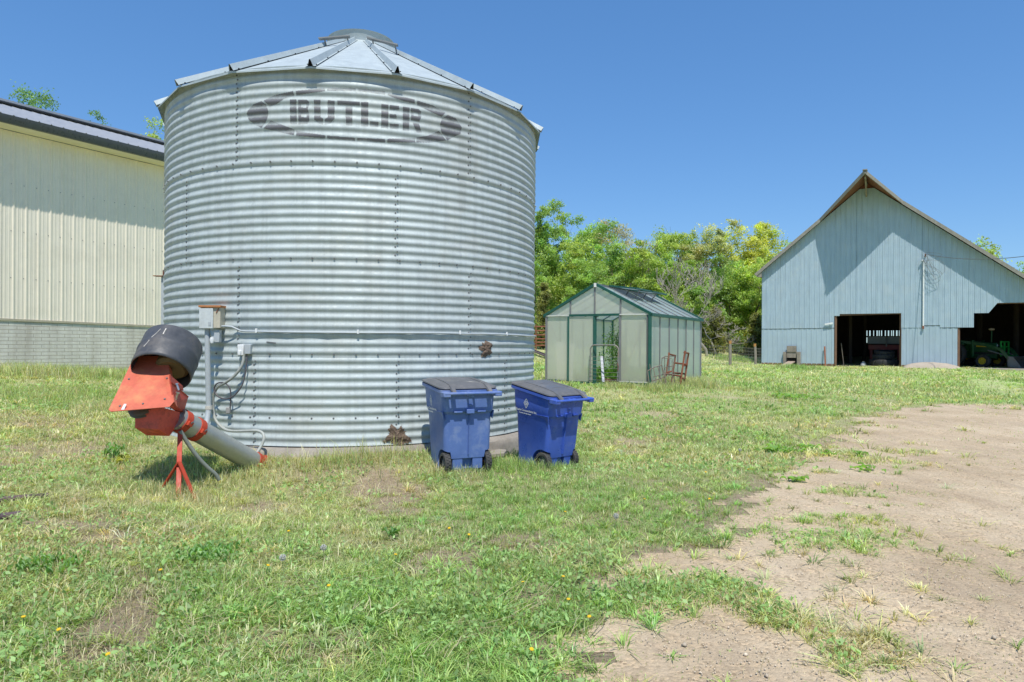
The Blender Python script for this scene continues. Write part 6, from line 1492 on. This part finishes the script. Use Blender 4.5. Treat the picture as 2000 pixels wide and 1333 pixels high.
# cut straw lying flat
n = 60000; x, y, r = scatter(n, 2.8, 16, 71, 2); kp = free(x, y) & (fbm(x * .8, y * .8, 81, 4) + .22 * np.clip(-x / 4, -1, 1) + r.normal(size=n) * .12 > .56) & (~in_poly(x, y, DRIVE) | (r.uniform(0, 1, n) < .18)); x, y = x[kp], y[kp]; n = len(x)
a = r.uniform(0, 2 * PI, n); L = r.uniform(.02, .07, n) * (1 + 1.6 * (r.uniform(0, 1, n) > .94)) * (1 + .3 * (y > 8)); w_ = r.uniform(.0008, .0019, n) * np.clip(y / 5, 1, 2.5); z = g(x, y) + r.uniform(.012, .05, n); dz = r.normal(size=n) * .03
ca, sa = np.cos(a), np.sin(a); bx = r.normal(size=n) * .10
P = [np.stack([x - ca * L / 2 - sa * w_, y - sa * L / 2 + ca * w_, z - dz], 1), np.stack([x - ca * L / 2 + sa * w_, y - sa * L / 2 - ca * w_, z - dz], 1), np.stack([x + sa * w_ + sa * bx * L, y - ca * w_ - ca * bx * L, z + .012], 1), np.stack([x - sa * w_ + sa * bx * L, y + ca * w_ - ca * bx * L, z + .012], 1), np.stack([x + ca * L / 2 + sa * w_ * .6, y + sa * L / 2 - ca * w_ * .6, z + dz], 1), np.stack([x + ca * L / 2 - sa * w_ * .6, y + sa * L / 2 + ca * w_ * .6, z + dz], 1)]
# longer stalks: raked bundles and a few dry standing clumps
BP = []; rs_ = np.random.RandomState(77)
for (px, py, ang, m, Lm, st) in [(620, 1165, .5, 16, .30, 0), (700, 1150, .4, 12, .28, 0), (560, 1150, .2, 10, .26, 0), (1010, 1200, .8, 14, .34, .1), (950, 1245, .6, 10, .3, 0), (130, 985, .6, 20, .26, .08), (60, 980, .9, 14, .25, .08), (200, 1010, .1, 14, .22, 0), (265, 1000, .9, 10, .22, .12), (600, 945, .3, 12, .22, 0), (640, 940, 1.2, 10, .2, 0), (880, 890, -.5, 6, .25, 0), (1045, 985, 1., 7, .16, 0), (1265, 1030, -.6, 6, .22, 0), (30, 1060, .7, 12, .22, .1), (420, 1230, .5, 8, .2, 0), (860, 1290, 1.2, 9, .22, .12), (430, 1310, 1., 8, .2, .12), (1900, 1035, -.25, 5, .5, 0), (1640, 930, -.2, 5, .3, 0), (90, 880, .2, 16, .3, 0), (1700, 1130, .3, 3, .2, 0), (1130, 1250, 1., 6, .22, .05), (720, 1210, 1.1, 10, .16, .12), (480, 1180, .7, 8, .18, .05), (240, 870, .15, 14, .3, 0)]:
    c = G(px, py)
    for k in range(m):
        a_ = ang + rs_.normal() * .35; L_ = Lm * rs_.uniform(.5, 1.2); p = Vector(c) + Vector((rs_.normal() * Lm * .35, rs_.normal() * Lm * .3, rs_.uniform(.02, .055))); d_ = Vector((math.cos(a_), math.sin(a_), st * 3 * rs_.uniform(.3, 1.2) + rs_.normal() * .05)).normalized(); s_ = Vector((-d_.y, d_.x, 0)).normalized() * rs_.uniform(.0012, .0026); b_ = s_ * rs_.normal() * 12 + Vector((0, 0, -.01))
        e0, e1, e2 = p - d_ * L_ * (.5 if st == 0 else 0), p + d_ * L_ * (0 if st == 0 else .5) + Vector((0, 0, .006)), p + d_ * L_ * (.5 if st == 0 else 1) + b_
        BP.append([e0 + s_, e0 - s_, e1 - s_, e1 + s_, e2 + s_ * .5, e2 - s_ * .5])
P = [np.concatenate([q_, np.array([[tuple(v) for v in row] for row in BP])[:, k_]]) for k_, q_ in enumerate(P)]; n = len(P[0])
V = np.stack(P, 1).reshape(-1, 3); i = np.arange(n) * 6; Q = np.concatenate([np.stack([i, i + 1, i + 2, i + 3], 1), np.stack([i + 3, i + 2, i + 4, i + 5], 1)])
tag(link_mesh('cut_straw', np_mesh('cut_straw', V, Q, col=np.repeat(np.array([.68, .62, .39]) * r.uniform(.5, 1.25, (n, 1)) * np.array([1, 1, 1]) , 6, 0)), None, [M_grass]), 'pale cut grass and straw lying over the lawn', 'cut grass', kind='stuff')
# broad-leaved weeds and clover
n = 52000; x, y, r = scatter(n, 2.8, 22, 91, 2); kp = free(x, y) & (fbm(x * .7, y * .7, 93, 4) + r.normal(size=n) * .06 > .53) & (bare(x, y) < .5); x, y = x[kp], y[kp]; n = len(x)
C = np.stack([x, y, g(x, y) + r.uniform(.02, .075, n)], 1); V, Q, K4 = leaf_quads(C, r.uniform(.010, .024, n) * np.clip(y / 6, .9, 2), np.array([.34, .52, .19]) * r.uniform(.6, 1.4, (n, 1)), 1.2, r)
tag(link_mesh('broadleaf_weeds', np_mesh('broadleaf_weeds', V, Q, col=K4), None, [M_leaf]), 'small round-leaved weeds and clover scattered through the grass', 'weeds', kind='stuff')
# stones on the drive
n = 30000; x, y, r = scatter(n, 2.6, 16, 55, 2); kp = in_poly(x, y, DRIVE) & (fbm(x * 1.2, y * 1.2, 57, 3) + r.normal(size=n) * .1 > .42); x, y = x[kp], y[kp]; n = len(x)
s_ = r.uniform(.002, .0062, n) * (1 + 1.6 * (r.uniform(0, 1, n) > .985)); z = g(x, y) + .011 + s_ * .2; D6 = np.array([(1, 0, 0), (0, 1, 0), (-1, 0, 0), (0, -1, 0), (0, 0, .7), (0, 0, -.7)])
V = (np.stack([x, y, z], 1)[:, None, :] + D6[None] * s_[:, None, None] * r.uniform(.6, 1.4, (n, 6, 1))).reshape(-1, 3); T = np.array([(0, 1, 4), (1, 2, 4), (2, 3, 4), (3, 0, 4), (1, 0, 5), (2, 1, 5), (3, 2, 5), (0, 3, 5)]); T = (np.arange(n)[:, None, None] * 6 + T[None]).reshape(-1, 3)
m, nt, out = new_mat('stones'); N = NT(nt); at = N.n('Attribute'); at.attribute_name = 'Col'; p = N.n('BsdfPrincipled'); p.inputs['Roughness'].default_value = .9; N.l(at.outputs['Color'], p.inputs['Base Color']); N.l(p.outputs[0], out.inputs[0])
tag(link_mesh('gravel', np_mesh('gravel', V, tris=T, col=np.repeat(np.array([.52, .44, .33]) * r.uniform(.72, 1.35, (n, 1)), 6, 0)), None, [m]), 'loose small stones on the bare drive', 'gravel', kind='stuff')
# bigger single weeds
def rosette(label, px, py, rad, nl, seed, col=(.085, .17, .04), hh=.12, nm='burdock_plant', ll=None):
    c = G(px, py); nr = np.random.RandomState(seed); t = thing(nm, label, 'weed', c, group='broad-leaved weeds at the edge of the drive' if nm == 'burdock_plant' else None); VV = []; QQ = []; KK = []; o = 0
    for k in range(nl):
        a = nr.uniform(0, 6.28); L = (ll or min(rad, .09)) * nr.uniform(.5, 1.1); wv = L * nr.uniform(.28, .42); h = hh * nr.uniform(.5, 1.2); d = np.array([math.cos(a), math.sin(a)]); e = np.array([-d[1], d[0]]); c0 = nr.normal(size=2) * rad * .42; zb = nr.uniform(0, hh * .6); h *= .5
        pr = [(.0, .05, .0), (.25, .7, .75), (.55, 1., 1.0), (.8, .7, .85), (1., .05, .55)]; cc = np.array(col) * nr.uniform(.7, 1.35)
        for f, wf, hf in pr:
            p = c0 + d * L * f; VV += [(p[0] - e[0] * wv * wf, p[1] - e[1] * wv * wf, zb + h * hf + .012 + .01 * wf), (p[0], p[1], zb + h * hf), (p[0] + e[0] * wv * wf, p[1] + e[1] * wv * wf, zb + h * hf + .012 + .01 * wf)]; KK += [cc] * 3
        for i in range(4): QQ += [(o + 3 * i, o + 3 * i + 1, o + 3 * i + 4, o + 3 * i + 3), (o + 3 * i + 1, o + 3 * i + 2, o + 3 * i + 5, o + 3 * i + 4)]
        o += 15
    link_mesh('leaves', np_mesh('leaves', np.array(VV), np.array(QQ), col=np.array(KK), smooth=True), t, [M_leaf])
    MB().tube([(0, 0, -.01), (0, 0, hh * .5)], .008, 5).build('stem', surf('weed_stem', (.16, .2, .08), rough=.7), t, world=False)
for i, (px, py, rad, nl, ll, lab) in enumerate([(1550, 942, .10, 8, .13, 'flat broad-leaved weed on bare soil at the drive edge, nearest the camera of its kind'), (1690, 922, .20, 16, .10, 'spreading low weed standing alone out on the bare drive'), (1520, 890, .30, 60, .10, 'largest leafy weed clump at the grass edge beside the drive'), (1580, 880, .2, 24, .09, 'leafy weed clump touching the largest one on its drive side'), (1618, 893, .08, 8, .09, 'small leaf tuft on the soil just beyond the weed clumps'), (1680, 895, .16, 18, .08, 'pale weed patch behind the lone spreading weed'), (1545, 780, .7, 60, .16, 'far patch of coarse weeds in the grass toward the barn')]): rosette(lab, px, py, rad, nl, 40 + i, (.26, .46, .12), hh=.06 + .05 * (rad > .2), ll=ll)
rosette('leafy green plant growing by the ramp of the barn hatch', 1532, 714, .35, 60, 60, (.16, .32, .13), .6, 'wall_plant', ll=.25); rosette('dark green leafy weed standing beside the red auger stand', 222, 905, .10, 22, 61, (.17, .34, .10), .20, 'tall_weed', ll=.07); rosette('big-leaved dark weed alone in the lawn below the first blue bin', 765, 1060, .05, 7, 62, (.16, .33, .09), .07, 'dark_weed', ll=.10)
rosette('low dark clover-like weed patch in the lawn below the auger', 405, 1095, .20, 130, 63, (.24, .44, .15), .06, 'clover_patch', ll=.035); rosette('leafy weed patch at the left edge of the lawn', 90, 1120, .22, 110, 64, (.22, .40, .12), .06, 'weed_patch', ll=.04); rosette('yellowing broad weed in the grass behind the cut straw', 240, 910, .16, 22, 65, (.42, .45, .13), .08, 'yellow_weed', ll=.07)
# dandelions
M_yel = surf('dandelion_yellow', (.72, .46, .01), rough=.7, bump=0); M_stem = surf('dandelion_stem', (.14, .2, .06), rough=.6, bump=0)
dl0 = thing('dandelion', 'yellow dandelion flower in the grass', 'dandelion', G(1110, 1200), group='yellow dandelions in the grass')
mb = MB(); mb.lathe([(0, .0), (.005, .0), (.0115, .005), (.009, .009), (0, .010)], 12, Matrix.Translation((0, 0, .07))); mb.build('flower_head', M_yel, dl0, world=False); MB().tube([(0, 0, -.01), (.004, .002, .07)], .0022, 5).build('stem', M_stem, dl0, world=False)
for px, py in ((1376, 935), (1255, 993), (1098, 1152), (1155, 1235), (1023, 1168), (770, 1107), (915, 1063), (880, 1052), (645, 1172), (515, 1130), (320, 1140), (45, 1237), (125, 1258), (220, 1313), (565, 1058), (1030, 1300), (1462, 932), (1100, 1020), (1390, 990)):
    c = copy_tree(dl0); p = G(px, py); c.location = p; c.rotation_euler = (random.uniform(-.3, .3), random.uniform(-.3, .3), random.uniform(0, 6))
pf_ = thing('dandelion_clock', 'white dandelion seed head in the grass', 'dandelion clock', G(1203, 1035), group='dandelion seed heads'); nr = np.random.RandomState(2)
v = nr.normal(size=(90, 3)); v /= np.linalg.norm(v, axis=1)[:, None]; mb = MB()
for q_ in v: d = Vector(q_); mb.bar(Vector((0, 0, .1)), Vector((0, 0, .1)) + d * .019, .0008); mb.box(Vector((0, 0, .1)) + d * .019, (.005, .005, .003))
mb.build('seed_ball', surf('grey_seed_fluff', (.46, .46, .42), rough=.9, bump=0), pf_, world=False, smooth=0); MB().tube([(0, 0, -.01), (0, 0, .1)], .002, 5).build('stem', M_stem, pf_, world=False)
for px, py in ((632, 1100), (552, 1125), (1445, 895)): c = copy_tree(pf_); c.location = G(px, py)
print('objects', len(bpy.data.objects))
